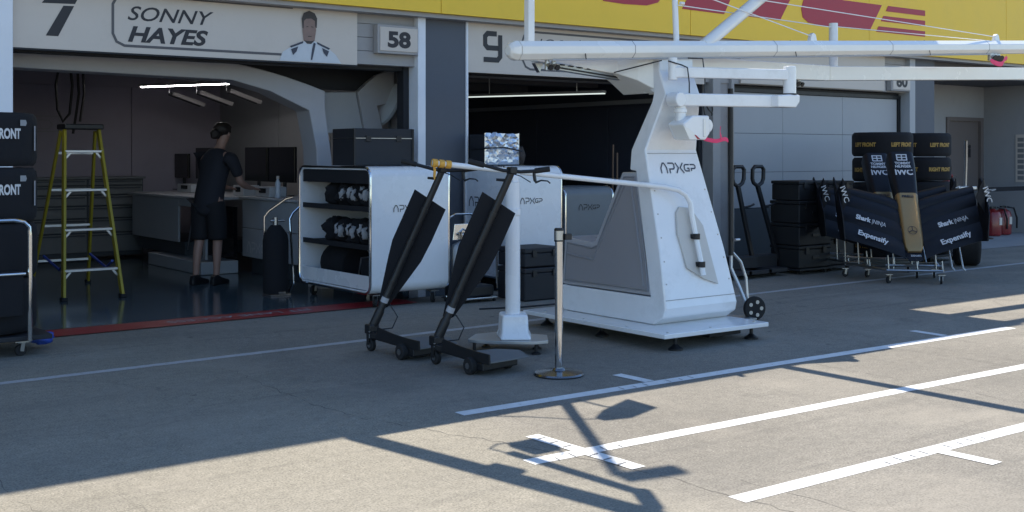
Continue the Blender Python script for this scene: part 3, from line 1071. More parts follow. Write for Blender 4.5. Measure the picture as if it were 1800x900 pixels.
MB().tube([(4.14, 5.82, 2.7), (4.12, 5.95, 2.7), (4.2, 6.0, 2.7), (4.3, 5.98, 2.7), (4.32, 5.9, 2.7)], .009, 6).tube([(4.2, 5.7, 2.66), (4.22, 5.62, 2.66), (4.33, 5.63, 2.66), (4.38, 5.74, 2.66)], .008, 6).build('camera_handle', 'chrome', arm)
hx = [(5.03, 6.24), (5.18, 6.35), (5.50, 6.49), (5.48, 6.22), (5.19, 6.12), (5.02, 6.16)]
sp_ = MB().prism(hx, 2.88, 2.91, 'z').build('unseen_panel', 'white_gantry', ga, .004)
MB().tube([(5.03, 6.2, 2.89), (4.9, 6.28, 2.88), (4.75, 6.5, 2.92), (4.6, 6.72, 3.05)], .009, 6).build('cable', 'black_plastic', sp_)
MB().cyl((5.3, 6.34, 2.9), (5.3, 6.5, 3.04), .012).cyl((5.3, 6.5, 3.04), (5.3, 6.78, 3.06), .012).build('hanger', 'steel', sp_)

# crossbeam behind: left wing, tapered shoulder, right boom, light bar
wing = MB()
wing.loft([[(5.46, 6.93, 2.205), (5.46, 7.03, 2.205), (5.46, 7.03, 2.155), (5.46, 6.93, 2.155)], [(6.20, 6.85, 2.27), (6.20, 7.05, 2.27), (6.20, 7.05, 2.085), (6.20, 6.85, 2.085)], [(6.30, 6.72, 2.27), (6.30, 7.05, 2.27), (6.30, 7.05, 2.03), (6.30, 6.72, 2.03)], [(6.45, 6.61, 2.27), (6.45, 7.05, 2.27), (6.45, 7.05, 1.93), (6.45, 6.61, 1.93)]])
wing.build('rear_boom', 'white_warm_bounce', ga, .008, smooth=15)
sh = MB()
sh.loft([[(6.74, 6.61, 2.275), (6.74, 7.06, 2.275), (6.74, 7.06, 1.94), (6.74, 6.61, 1.94)], [(7.02, 6.84, 2.27), (7.02, 7.06, 2.27), (7.02, 7.06, 2.10), (7.02, 6.84, 2.10)], [(8.98, 6.93, 2.285), (8.98, 7.06, 2.285), (8.98, 7.06, 2.142), (8.98, 6.93, 2.142)]])
RB = sh.build('rear_boom', 'white_warm_bounce', ga, .008, smooth=15)
MB().beam((8.99, 7.0, 2.212), (13.2, 7.0, 2.382), .125, .136).build('boom_extension', 'white_warm_bounce', RB, .008)
MB().cyl((9.12, 7.0, 2.28), (9.12, 7.0, 2.70), .042).build('post', 'white_gantry', ga)
lb = MB().beam((5.55, 6.91, 2.125), (6.38, 6.93, 2.06), .05, .055).build('light_bar', 'steel', ga, .006)
MB().beam((5.62, 6.88, 2.112), (6.30, 6.90, 2.058), .004, .012).build('lens_slot', 'black_plastic', lb)
for k in range(4):
    x = 5.64 + k * .09
    MB().beam((x, 6.881, 2.136 - k * .007), (x + .045, 6.882, 2.133 - k * .007), .004, .010).build('switch', 'black_plastic', lb)
MB().prism([(5.42, 2.14), (5.50, 2.14), (5.47, 2.07)], 6.92, 6.96).build('gusset', 'steel', lb)


def coupling(x, y, z, n=2, r=.018):
    for k in range(n):
        c = MB()
        c.cyl((x + k * .062, y, z), (x + k * .062, y, z - .075), r, n=12)
        c.cyl((x + k * .062, y, z - .03), (x + k * .062, y - .045, z - .055), r * .9, n=12)
        o = c.build('hose_coupling', 'steel', ga, .003)
        MB().cyl((x + k * .062, y - .040, z - .052), (x + k * .062, y - .049, z - .057), r * 1.25, n=12).build('nozzle_ring', 'black_plastic', o)


coupling(5.30, 6.62, 2.135)
coupling(8.52, 6.98, 2.145)
coupling(11.15, 6.58, bz(11.2) - .066, 3, .030)


def ribbon(name, pts, w, m, parent):
    b = MB()
    for i, p in enumerate(pts):
        p = Vector(p)
        b.v += [p + Vector((0, 0, w / 2)), p - Vector((.004, 0, w / 2))]
    for i in range(len(pts) - 1):
        b.f.append((2 * i, 2 * i + 1, 2 * i + 3, 2 * i + 2))
    o = b.build(name, m, parent, smooth=60)
    sdf = o.modifiers.new('thick', 'SOLIDIFY')
    sdf.thickness = .003
    ss = o.modifiers.new('sub', 'SUBSURF')
    ss.levels = 2
    ss.render_levels = 2
    return o


ribbon('ribbon', [(11.07, 6.54, bz(11.2) - .14), (11.14, 6.53, bz(11.2) - .165), (11.24, 6.53, bz(11.2) - .18), (11.33, 6.54, bz(11.2) - .165), (11.36, 6.55, bz(11.2) - .11), (11.45, 6.56, bz(11.2) - .10)], .055, 'pink', ga)
# eyelets and guy wires
for x in (8.30, 11.28):
    b = MB()
    z = bz(x) + .055
    b.prism([(x - .05, z), (x - .028, z + .07), (x, z + .085), (x + .028, z + .07), (x + .05, z)], 6.58, 6.62)
    b.build('eyelet', 'white_gantry', ga, .005)
for a, c in (((6.63, 6.6, 2.79), (8.29, 6.6, bz(8.3) + .11)), ((6.63, 6.6, 2.785), (11.26, 6.6, bz(11.28) + .11)), ((6.63, 6.6, 2.64), (9.10, 7.0, 2.66)), ((9.15, 7.0, 2.67), (11.2, 6.62, bz(11.2) + .07))):
    MB().tube([a, c], .0045, 6).build('guy_wire', 'white_warm_bounce', ga)
# two-link display arm below the front boom, monitor head, tie cords and a pink ribbon
pv = MB().cyl((6.43, 6.46, 2.20), (6.43, 6.46, 2.025), .036).build('pivot', 'white_gantry', ga, .005)
d1 = Vector((math.cos(R(-20)), math.sin(R(-20)), 0))
P0 = Vector((6.43, 6.46, 2.085))
P1 = P0 + d1 * 1.03
ua = MB().beam(P0, P1, .075, .085).build('upper_link', 'white_gantry', ga, .01)
MB().cyl(P1 + Vector((0, 0, .07)), P1 - Vector((0, 0, .155)), .052).build('elbow', 'white_gantry', ua, .006)
MB().cyl(P1 - Vector((0, 0, .150)), P1 - Vector((0, 0, .162)), .056).build('elbow_ring', 'black_plastic', ua)
Q1 = P1 - Vector((.0, .0, .215))
Q0 = Q1 - Vector((math.cos(R(-17)), math.sin(R(-17)), 0)) * 1.03
la = MB().beam(Q1, Q0, .08, .10).build('lower_link', 'white_gantry', ga, .012)
MB().prism([(Q1.x - .20, Q1.z - .05), (Q1.x + .02, Q1.z - .05), (Q1.x + .065, Q1.z), (Q1.x + .065, Q1.z + .055), (Q1.x - .06, Q1.z + .055), (Q1.x - .20, Q1.z + .045)], Q1.y - .055, Q1.y + .055).build('elbow_housing', 'white_gantry', la, .012)
MB().cyl(Q0 + Vector((0, -.06, .0)), Q0 + Vector((0, .06, 0)), .058).build('knuckle', 'white_gantry', la, .01)
hd = MB().cyl(Q0 + Vector((.05, 0, -.04)), Q0 + Vector((.05, 0, -.20)), .042).build('head_stem', 'white_gantry', ga, .006)
MB().cyl(Q0 + Vector((.05, 0, -.07)), Q0 + Vector((.05, 0, -.10)), .052).build('stem_ring', 'white_gantry', hd, .004)
hy = Q0.y - .02
b = MB()
hx0, hz0 = Q0.x, Q0.z
b.prism([(hx0 - .03, hz0 - .19), (hx0 + .08, hz0 - .125), (hx0 + .26, hz0 - .12), (hx0 + .27, hz0 - .26), (hx0 + .22, hz0 - .315), (hx0 + .04, hz0 - .31)], hy - .09, hy + .09)
mh = b.build('monitor_head', 'white_gantry', ga, .014)
MB().prism([(hx0 - .036, hz0 - .20), (hx0 + .03, hz0 - .225), (hx0 + .15, hz0 - .30), (hx0 + .145, hz0 - .312), (hx0 + .035, hz0 - .312)], hy - .094, hy + .05).build('visor', 'white_warm_bounce', mh, .004)
MB().box((hx0 + .185, hy - .10, hz0 - .29), (hx0 + .21, hy - .085, hz0 - .15)).build('latch', 'white_warm_bounce', mh, .004)
MB().cyl((hx0 + .28, hy - .06, hz0 - .20), (hx0 + .28, hy + .06, hz0 - .20), .055).build('hinge', 'white_gantry', mh, .01)
MB().prism([(hx0 + .085, hz0 - .275), (hx0 + .10, hz0 - .275), (hx0 + .15, hz0 - .308), (hx0 + .12, hz0 - .308)], hy - .097, hy - .095).build('red_tag', 'red_print', mh)
for pts in ([(6.36, 6.44, 2.17), (6.47, 6.40, 2.14), (6.50, 6.37, 2.12), (6.51, 6.36, 2.0), (6.51, 6.36, 1.86)], [(6.64, 6.50, 2.21), (6.68, 6.38, 2.20), (6.685, 6.36, 2.05), (6.675, 6.35, 1.92), (6.645, 6.34, 1.83), (6.65, 6.33, 1.76), (6.69, 6.33, 1.73)],
            [(6.655, 6.345, 1.86), (6.70, 6.34, 1.80), (6.74, 6.33, 1.76)], [(6.78, 6.38, 1.86), (6.76, 6.35, 1.80), (6.73, 6.33, 1.75)], [(6.12, 6.80, 2.09), (6.28, 6.60, 2.15), (6.37, 6.52, 2.18)]):
    MB().tube(pts, .0055, 6).build('tie_cord', 'black_plastic', ga)
ribbon('ribbon', [(hx0 + .20, hy - .06, hz0 - .30), (hx0 + .27, hy - .09, hz0 - .315), (hx0 + .33, hy - .10, hz0 - .325), (hx0 + .38, hy - .11, hz0 - .31), (hx0 + .44, hy - .10, hz0 - .30), (hx0 + .47, hy - .10, hz0 - .325)], .035, 'pink', ga)
ribbon('ribbon', [(hx0 + .38, hy - .11, hz0 - .305), (hx0 + .355, hy - .11, hz0 - .27), (hx0 + .345, hy - .12, hz0 - .23), (hx0 + .36, hy - .12, hz0 - .215)], .045, 'pink', ga)

# ------------------------------------------------------------------ white support pole under the swing tube
wp = thing('support_pole', 'white steel support pole on a square block base beside the gantry', 'pole', (5.09, 6.76, 0), world=True)
MB().prism([(4.80, 6.92), (4.84, 6.80), (5.12, 6.54), (5.23, 6.52), (5.38, 6.72), (5.20, 7.06), (4.98, 7.08)], .075, .10, 'z').build('base_plate', 'alu', wp, .004)
MB().loft([[(4.93, 6.70, .10), (5.13, 6.58, .10), (5.30, 6.80, .10), (5.08, 6.96, .10)], [(4.955, 6.72, .15), (5.13, 6.62, .15), (5.265, 6.80, .15), (5.08, 6.93, .15)], [(4.965, 6.72, .28), (5.13, 6.63, .28), (5.25, 6.80, .28), (5.08, 6.92, .28)]]).build('base_block', 'white_shell', wp, .02, seg=3)
MB().cyl((5.09, 6.76, .27), (5.09, 6.76, 1.24), .055, n=24).build('shaft', 'white_shell', wp)
MB().cyl((5.09, 6.76, 1.0), (5.09, 6.76, 1.05), .062, n=24).build('collar', 'white_shell', wp, .004)
MB().box((5.06, 6.72, 1.24), (5.12, 6.80, 1.29)).box((5.04, 6.76, 1.285), (5.16, 6.775, 1.30)).build('cradle', 'white_shell', wp, .005)
for x, y in ((4.83, 6.88), (5.15, 6.56), (5.30, 6.74), (5.05, 7.04)):
    MB().lathe([(.035, 0), (.035, .01), (.012, .022), (.012, .076)], (x, y, 0), 14).build('levelling_foot', 'black_plastic', wp)

# ------------------------------------------------------------------ chrome stanchion
st = thing('barrier_post', 'chrome barrier post with a round base standing in front of the gantry', 'stanchion', (4.79, 5.86, 0), world=True)
MB().lathe([(.165, 0), (.167, .010), (.158, .020), (.10, .028), (.045, .034), (.034, .05)], (4.79, 5.86, 0), 40).build('base', 'steel_dark', st)
MB().lathe([(.026, .04), (.026, .93)], (4.79, 5.86, 0), 28).build('tube', 'chrome', st)
hd_ = MB().lathe([(.031, .875), (.031, .955), (.026, .962)], (4.79, 5.86, 0), 24).build('belt_head', 'black_plastic', st)
MB().lathe([(.0315, .885), (.0315, .945)], (4.79, 5.86, 0), 24).build('cassette_ring', 'steel', hd_)
MB().box((4.815, 5.82, .885), (4.87, 5.85, .925)).build('belt_clip', 'black_plastic', hd_, .004)

# ------------------------------------------------------------------ two kick scooters with tall black shields


def scooter():
    t = thing('scooter', '', 'scooter')
    fw = MB().cyl((-.018, 0, .048), (.018, 0, .048), .048, n=22).build('wheel', 'rubber', t, .01)
    MB().cyl((-.021, 0, .048), (.021, 0, .048), .020, n=14).build('hub', 'steel', fw)
    b = MB()
    b.beam((-.028, 0, .048), (-.028, .005, .15), .03, .008, up=(1, 0, 0)).beam((.028, 0, .048), (.028, .005, .15), .03, .008, up=(1, 0, 0)).box((-.035, -.03, .13), (.035, .035, .165))
    b.build('fork', 'black_plastic', t, .005)
    # deck spine, chassis, rear axle
    MB().beam((0, -.02, .125), (.09, -.33, .085), .075, .05).build('deck_spine', 'black_plastic', t, .012)
    MB().prism([(-.01, -.36), (.0, -.56), (.33, -.50), (.34, -.37), (.10, -.26)], .03, .085, 'z').build('chassis', 'black_plastic', t, .01)
    MB().prism([(.02, -.22), (.015, -.61), (.36, -.58), (.47, -.34), (.36, -.20), (.12, -.18)], .088, .098, 'z').build('deck_plate', 'grey_deck', t, .003)
    MB().loft([[(-.02, -.09, .10), (-.01, -.10, .19), (.0, -.095, .19), (-.01, -.085, .10)], [(-.01, -.32, .09), (-.012, -.32, .165), (.0, -.32, .165), (.002, -.32, .09)], [(-.005, -.50, .085), (-.007, -.50, .155), (.005, -.50, .155), (.007, -.50, .085)], [(.01, -.615, .08), (.008, -.615, .15), (.02, -.615, .15), (.022, -.615, .08)]]).build('side_guard', 'black_plastic', t, .004)
    for x, y, r in ((-.02, -.44, .056), (.30, -.42, .040)):
        w = MB().cyl((x - .022, y, r), (x + .022, y, r), r, n=20).build('wheel', 'rubber', t, .008)
        MB().cyl((x - .025, y, r), (x + .025, y, r), r * .38, n=12).build('hub', 'steel', w)
    # stem leaning back over the deck
    A, B = Vector((0, 0, .15)), Vector((.385, -.36, 1.33))
    ax = (B - A).normalized()
    MB().tube([A, A + ax * .16, A + ax * .18, A + ax * .55, B], [.034, .034, .027, .026, .024], 14).build('stem', 'black_plastic', t)
    MB().tube([A + ax * .23, A + ax * .27], [.0285, .0283], 14).build('sticker_band', 'white_dull', t)
    MB().box((-.04, -.045, .14), (.045, .035, .20)).build('folding_hinge', 'black_plastic', t, .012)
    for q in ((.04, -.03, .185), (-.035, -.035, .15)):
        MB().lathe([(.008, -.003), (.008, .004)], q, 10).build('bolt', 'chrome', t)
    MB().tube([A + ax * .22 + Vector((.03, 0, 0)), (.13, -.06, .33), (.165, -.1, .25), (.12, -.1, .17), (.03, -.05, .16)], .005, 6).build('brake_cable', 'black_plastic', t)
    # shield along the stem
    side = Vector((.80, -.60, .0))
    side = (side - ax * side.dot(ax)).normalized()
    nr = side.cross(ax).normalized()
    L = (B - A).length
    pf = [(.835, -.128), (.80, .140), (.60, .140), (.47, .130), (.16, .042), (.125, .005), (.14, -.03), (.42, -.105), (.52, -.128)]
    vs0 = [A + ax * (s_ * L) + side * w + nr * .028 for s_, w in pf]
    vs1 = [A + ax * (s_ * L) + side * w + nr * .036 for s_, w in pf]
    if (vs0[0] - A).dot(Vector((-.6, -.8, 0))) > 0:
        vs0 = [v - nr * .064 for v in vs0]
        vs1 = [v - nr * .064 for v in vs1]
    MB().loft([vs0, vs1]).build('shield', 'black_fabric', t, .002)
    for k in (.3, .55, .75):
        p = A + ax * (L * k)
        MB().tube([p - ax * .015, p + ax * .015], .030, 12).build('clamp', 'black_plastic', t)
    # handlebar
    hv = Vector((.78, -.60, -.075)).normalized()
    bb = [B - hv * .30 + Vector((0, 0, .045)), B - hv * .17 + Vector((0, 0, .022)), B - hv * .06, B + hv * .06, B + hv * .15 + Vector((0, 0, .012)), B + hv * .26 + Vector((0, 0, .035))]
    hb = MB().tube(bb, .013, 10).build('handlebar', 'black_plastic', t)
    MB().tube([bb[0], bb[0].lerp(bb[1], .85)], .019, 12).build('grip', 'rubber', hb, .004)
    MB().tube([bb[5], bb[5].lerp(bb[4], .95)], .019, 12).build('grip', 'rubber', hb, .004)
    p = B + hv * .15
    MB().tube([p, p + Vector((.005, -.005, -.05)), p + Vector((.012, -.01, -.065)), p + Vector((.04, -.03, -.052)), p + Vector((.075, -.055, -.056)), p + Vector((.09, -.066, -.072))], [.011, .012, .010, .006, .005, .005], 8).build('brake_lever', 'black_plastic', hb)
    MB().tube([B + Vector((.01, -.01, -.02)), B + hv * .06 + Vector((0, 0, -.03)), p + Vector((-.02, .01, -.065))], .004, 6).build('cable', 'black_plastic', hb)
    p = B - hv * .02 - ax * .07
    MB().tube([p, p - hv * .06], [.011, .009], 8).build('bell', 'black_plastic', hb)
    MB().box((-.03, -.03, -.02), (.03, .03, .03), Matrix.Translation(B)).build('stem_clamp', 'black_plastic', hb, .01)
    return t


sc = scooter()
sc.location = (4.36, 6.67, 0)
sc['label'] = 'black folding scooter with a dark shield, the one nearer the white support pole'
sc['group'] = 'kick scooters by the pole'
sc2 = copy_tree(sc)
sc2.location = (4.27, 7.40, 0)
sc2.rotation_euler.z = R(1.5)
sc2['label'] = 'black folding scooter with a dark shield, the one nearer the white trolley'

# ------------------------------------------------------------------ white rolling trolleys


def trolley(name, label, x0, x1, y0, y1, z0, z1, open_left=True, logos=(), shell='white_shell', group=None, wheels=True):
    cy, cz, w, h = (y0 + y1) / 2, (z0 + z1) / 2, y1 - y0, z1 - z0
    t = thing(name, label, 'trolley', ((x0 + x1) / 2, cy, 0), group=group, world=True)
    outer = rrect(cy, cz, w, h, .10)
    inner = rrect(cy, cz, w - .06, h - .06, .075)
    b = MB()
    n = len(outer)
    for ring in ((x0, outer), (x1, outer), (x1, inner), (x0, inner)):
        b.v += [Vector((ring[0], p[0], p[1])) for p in ring[1]]
    for r0, r1 in ((0, 1), (1, 2), (2, 3), (3, 0)):
        for k in range(n):
            k2 = (k + 1) % n
            b.f.append((r0 * n + k, r0 * n + k2, r1 * n + k2, r1 * n + k))
    b.build('shell', shell, t, smooth=40)
    MB().prism(rrect(cy, cz, w - .065, h - .065, .07), x1 - .03, x1 - .012, 'x').build('back_panel', shell, t)
    for x in (x0 - .004, x1 + .004):
        pts = [Vector((x, p[0], p[1])) for p in rrect(cy, cz, w - .012, h - .012, .094)]
        MB().tube(pts + pts[:2], .013, 8, caps=False).build('rim', 'chrome', t)
    if open_left:
        for z in (z0 + .42, z0 + .78):
            MB().box((x0 + .03, y0 + .035, z), (x1 - .035, y1 - .035, z + .022)).box((x0 + .02, y0 + .035, z - .01), (x0 + .03, y1 - .035, z + .04)).build('shelf', 'black_case', t)
        box('kick_panel', (x0 + .01, y0 + .05, z0 + .035), (x0 + .025, y1 - .05, z0 + .17), shell, t, .004)
        box('top_lip', (x0 + .01, y0 + .06, z1 - .16), (x0 + .02, y1 - .06, z1 - .035), 'black_case', t)
    else:
        MB().prism(rrect(cy, cz, w - .065, h - .065, .07), x0 + .012, x0 + .03, 'x').build('end_panel', shell, t)
    for pos, face, hgt in logos:
        if face == 'y':
            logo(t, plane_map((pos[0], y0 - .001, pos[1]), XR, UP, .003), hgt)
        else:
            logo(t, plane_map((x0 + .010, pos[0], pos[1]), (0, -1, 0), UP, .003), hgt)
    if wheels:
        for x in (x0 + .10, x1 - .12):
            for y in (y0 + .10, y1 - .12):
                caster(t, x, y, .048, random.uniform(0, 6))
    return t


c1 = trolley('equipment_trolley', 'white rounded trolley with open shelves of kit beside the left garage post', 5.41, 6.28, 9.38, 10.84, .13, 1.325, True, [((5.80, .93), 'y', .066)], group='white team trolleys')
c2 = trolley('equipment_trolley', 'closed white rounded trolley standing behind the white support pole', 7.22, 7.93, 9.66, 10.48, .13, 1.315, False, [((7.52, .95), 'y', .066), ((10.16, .93), 'x', .105)], group='white team trolleys')
c3 = trolley('equipment_trolley', 'low grey trolley seen above the gantry side window', 8.28, 8.98, 10.0, 10.7, .13, 1.07, False, [((8.62, .84), 'y', .07)], shell='cabinet', group='white team trolleys')
# kit on the shelves of the open trolley
k = 0
for z, ys, rr_ in ((1.335 - .40, (9.60, 9.83, 10.06, 10.31), .085), (.575, (9.62, 9.85, 10.08, 10.33), .085)):
    for y in ys:
        k += 1
        t = thing('tool_bag', ['black and white folded bag at the right end of the upper trolley shelf', 'white-trimmed black bag second from the right on the upper trolley shelf', 'dark bag third from the right on the upper trolley shelf', 'dark bag at the left of the upper trolley shelf',
                               'black and white bag at the right end of the lower trolley shelf', 'white-trimmed bag second from the right on the lower trolley shelf', 'dark bag third from the right on the lower trolley shelf', 'small black bag at the left of the lower trolley shelf'][k - 1], 'bag', (5.58, y, z), group='bags on the trolley shelves', world=True)
        lump('bag_body', (5.58, y, z + .115), (.15, .11, .125), 'black_fabric', k, .45, 3, 4.5, t)
        if k not in (4, 8):
            for q in range(2 if k != 3 else 1):
                lump('bag_trim', (5.462, y - .05 + .075 * q, z + .115 + .02 * q), (.042, .020, .062), 'wall_right', k * 3 + q + 20, .5, 3, 5, t)
lump_o = MB().lathe([(.02, 0), (.17, .0), (.20, .06), (.20, .40), (.17, .46), (.02, .46)], (0, 0, 0), 20, Matrix.Translation((5.70, 10.62, .34)) @ Matrix.Rotation(R(90), 4, 'X')).build('rolled_blanket', 'black_fabric', None, .02)
tag(lump_o, 'round black roll on the bottom shelf of the open trolley', 'roll')
cr = thing('folded_step', 'dark folded step with a thin steel leg on the bottom trolley shelf', 'step', (5.7, 9.75, .17), world=True)
box('panel', (5.56, 9.56, .18), (5.9, 9.84, .44), 'black_case', cr, .01)
MB().tube([(5.50, 9.80, .18), (5.50, 9.72, .45), (5.52, 9.56, .47)], .008, 6).build('leg', 'steel', cr)

# big black flight case on the trolley, sheet of soft items on trolley two
fc = thing('flight_case', 'large black flight case standing on top of the open white trolley', 'case', (5.93, 10.25, 1.33), world=True)
box('body', (5.59, 10.02, 1.332), (6.27, 10.47, 1.70), 'black_case', fc, .008)
MB().box((5.585, 10.015, 1.60), (6.275, 10.475, 1.606)).build('lid_seam', 'steel', fc)
for x in (5.592, 6.268):
    box('edge_rail', (x - .01, 10.01, 1.335), (x + .01, 10.028, 1.698), 'black_plastic', fc)
for x in (5.75, 6.1):
    box('latch', (x - .03, 10.008, 1.57), (x + .03, 10.022, 1.63), 'black_plastic', fc, .004)

fb = thing('foil_box', 'crumpled silver foil wrapped box on the closed white trolley', 'box', (7.5, 10.3, 1.32), world=True)
rf = random.Random(5)
gx, gz = 15, 12
fv = []
for j in range(gz + 1):
    for i in range(gx + 1):
        jx = rf.uniform(-.35, .35) if 0 < i < gx else 0
        jz = rf.uniform(-.35, .35) if 0 < j < gz else 0
        dep = .004 if i in (0, gx) or j in (0, gz) else (rf.uniform(.0, .024) + .018 * abs(math.sin(i * 1.1 + j * .9)))
        fv.append((7.285 - 7.5 + (i + jx) / gx * .47, 10.186 - 10.3 - dep, 1.33 - 1.32 + (j + jz) / gz * .335 + (.02 * rf.random() if j == gz else 0)))
ff = []
for j in range(gz):
    for i in range(gx):
        q = j * (gx + 1) + i
        ff += [(q, q + 1, q + gx + 2), (q, q + gx + 2, q + gx + 1)] if (i + j) % 2 else [(q, q + 1, q + gx + 1), (q + 1, q + gx + 2, q + gx + 1)]
me = bpy.data.meshes.new('foil_front')
me.from_pydata(fv, [], ff)
me.materials.append(M['foil'])
fo = bpy.data.objects.new('foil_front', me)
COL.objects.link(fo)
fo.parent = fb
fo.modifiers.new('thick', 'SOLIDIFY').thickness = .004
box('box_body', (7.285, 10.19, 1.318), (7.755, 10.47, 1.66), 'black_case', fb, .012)
MB().tube([(7.278, 10.47, 1.50), (7.278, 10.2, 1.505), (7.30, 10.12, 1.51), (7.5, 10.125, 1.515), (7.62, 10.13, 1.50), (7.76, 10.14, 1.475)], .009, 6).build('strap', 'black_plastic', fb)
for k, (x, y, rx, rz) in enumerate(((7.82, 10.35, .10, .12), (7.95, 10.75, .22, .20), (8.20, 10.95, .20, .14))):
    o = lump('cloth_heap', (x, y, (1.32 if k == 0 else 1.10) + rz * .9), (rx, .14, rz), 'brown_cloth', 40 + k, .4, 3, 4)
    tag(o, ['crumpled dark cloth beside the foil box', 'larger brown cloth heap behind the closed white trolley', 'low brown cloth heap furthest right behind the trolleys'][k], 'cloth', 'cloth heaps')
ct = thing('counter', 'dim grey counter along the navy wall of the middle garage', 'counter', (11.0, 12.8, 0), world=True)
box('counter_top', (10.75, 11.2, 1.06), (11.32, 14.8, 1.10), 'wall_grey', ct, .005)
for y0 in (11.25, 12.15, 13.05, 13.95):
    box('cupboard_door', (10.79, y0, .1), (10.82, y0 + .86, 1.05), 'black_case', ct, .005)
box('carcass', (10.822, 11.25, .05), (11.31, 14.78, 1.05), 'black_case', ct)
box('shelf_base', (7.78, 10.52, 0), (8.26, 11.1, 1.095), 'black_case', None, .01)
tag(bpy.data.objects['shelf_base'], 'dark cabinet behind the closed white trolley carrying the brown cloth', 'cabinet')
for k, (x, y) in enumerate(((9.45, 10.55), (9.50, 10.50))):
    o = MB().cyl((x, y, 0), (x + .05 - .03 * k, y + .02, 1.56 - .1 * k), .011, n=8).build('wooden_pole', 'wood')
    tag(o, ['taller thin wooden pole leaning behind the gantry tower', 'shorter thin wooden pole leaning behind the gantry tower'][k], 'pole', 'thin wooden poles')

# ------------------------------------------------------------------ gas bottle cart between the trolleys
tcx, tcy = 6.50, 9.36
tk = thing('tank_cart', 'chrome hoop cart with a labelled steel tank between the two white trolleys', 'cart', (tcx, tcy, 0), world=True)
hoop = [(-.20, .10, .03), (-.20, .10, .74), (-.17, .10, .82), (-.10, .10, .85), (.10, .10, .85), (.17, .10, .82), (.20, .10, .74), (.20, .10, .03)]
MB().tube([(tcx + a * .93, tcy + b_ - a * .0, c) for a, b_, c in hoop], .013, 10).build('hoop_frame', 'chrome', tk)
MB().tube([(tcx + .10 + a * .8, tcy - .22 + b_, .10 + c * .55) for a, b_, c in hoop], .011, 10).build('front_hoop', 'chrome', tk)
MB().prism([(-.17, .60), (.15, .60), (.13, .76), (-.15, .76)], 0, .012, 'y', T=Matrix.Translation((tcx, tcy + .02, 0))).build('splash_panel', 'chrome', tk, .01)
MB().lathe([(.02, .04), (.12, .05), (.135, .09), (.135, .52), (.12, .56), (.05, .59), (.035, .60)], (tcx - .06, tcy - .02, 0), 26).build('tank', 'steel', tk)
lab = MB()
lab.box((tcx - .13, tcy - .165, .20), (tcx + .01, tcy - .158, .52))
lb2 = lab.build('label_plate', 'alu', tk, .003)
text('TOP', 'print_dark', lb2, plane_map((tcx - .06, tcy - .165, .465), XR, UP), .05, bold=.001)
for kz in range(5):
    MB().box((tcx - .11, tcy - .1675, .40 - kz * .04), (tcx - .03 + .03 * (kz % 2), tcy - .166, .414 - kz * .04)).build('print_row', 'mark_dark', lb2)
MB().cyl((tcx - .06, tcy - .02, .59), (tcx - .06, tcy - .02, .68), .025).cyl((tcx - .10, tcy - .03, .655), (tcx - .02, tcy - .03, .655), .014).tube([(tcx - .06, tcy - .03, .67), (tcx - .0, tcy - .06, .70), (tcx + .08, tcy - .06, .67), (tcx + .1, tcy - .05, .6)], .011, 8).build('valve', 'chrome', tk)
box('base_tray', (tcx - .24, tcy - .20, .03), (tcx + .22, tcy + .13, .05), 'chrome', tk, .006)
MB().box((tcx - .22, tcy - .16, .052), (tcx + .20, tcy + .10, .16)).build('rubber_tub', 'black_plastic', tk, .02)
for x, y in ((-.2, -.17), (.19, -.17), (-.2, .1), (.19, .1)):
    MB().cyl((tcx + x - .01, tcy + y, .015), (tcx + x + .01, tcy + y, .015), .015, n=10).build('wheel', 'rubber', tk)
cb = MB().tube([(6.2, 8.75, .008), (6.6, 8.62, .008), (7.1, 8.60, .008), (7.6, 8.66, .008), (8.4, 8.9, .008)], .008, 6).build('floor_cable', 'black_plastic')
tag(cb, 'black cable lying across the asphalt below the dark grey cases', 'cable')

for k, (z0, z1, d) in enumerate(((.0, .325, 0), (.33, .52, .004))):
    t = thing('storage_case', ['dark grey storage case on the ground, lower of the two behind the pole', 'shallow dark grey case stacked on the larger one behind the pole'][k], 'case', (7.1, 9.1, z0), group='dark grey stacked cases', world=True)
    box('body', (6.87 + d, 8.93 + d, z0 + .004), (7.36 - d, 9.38, z1 - .05), 'black_case', t, .015)
    box('lid', (6.865 + d, 8.925 + d, z1 - .05), (7.365 - d, 9.385, z1), 'black_case', t, .012)
    for x in (6.99, 7.24):
        box('latch', (x - .025, 8.915 + d, z1 - .085), (x + .025, 8.93 + d, z1 - .02), 'black_plastic', t, .003)

# ------------------------------------------------------------------ left garage: overhead portal, lights, desk, screens
CAM_SCALE[:] = [1.06, -.087]  # portal scaled about the camera to sit behind the moved facade
po = thing('garage_portal', 'white faceted overhead portal framing the inside of the left garage', 'portal', (4.5, 10.5, 0), world=True)
MB().prism([(2.3, 2.19), (4.5, 2.155), (4.9, 2.06), (5.32, 1.88), (5.40, 1.5), (5.46, 0), (5.60, 0), (5.575, 1.4), (5.50, 1.9), (5.50, 2.08), (5.3, 2.145), (5.07, 2.21), (4.85, 2.262), (4.65, 2.30), (4.31, 2.345), (2.3, 2.36)], 10.45, 10.75).build('arch', 'white_dull', po, .012)
MB().prism([(5.515, 2.08), (6.01, 2.10), (6.10, 1.68), (5.62, 1.66), (5.54, 1.9)], 10.74, 10.80).build('corner_panel', 'panel_wall', po, .006)
MB().prism([(6.015, 2.10), (6.13, 2.20), (6.25, 2.29), (6.46, 2.36), (6.46, 2.05), (6.40, 1.99), (6.25, 1.96), (6.33, 1.67), (6.105, 1.68)], 10.70, 10.78).build('corner_panel', 'white_dull', po, .006)
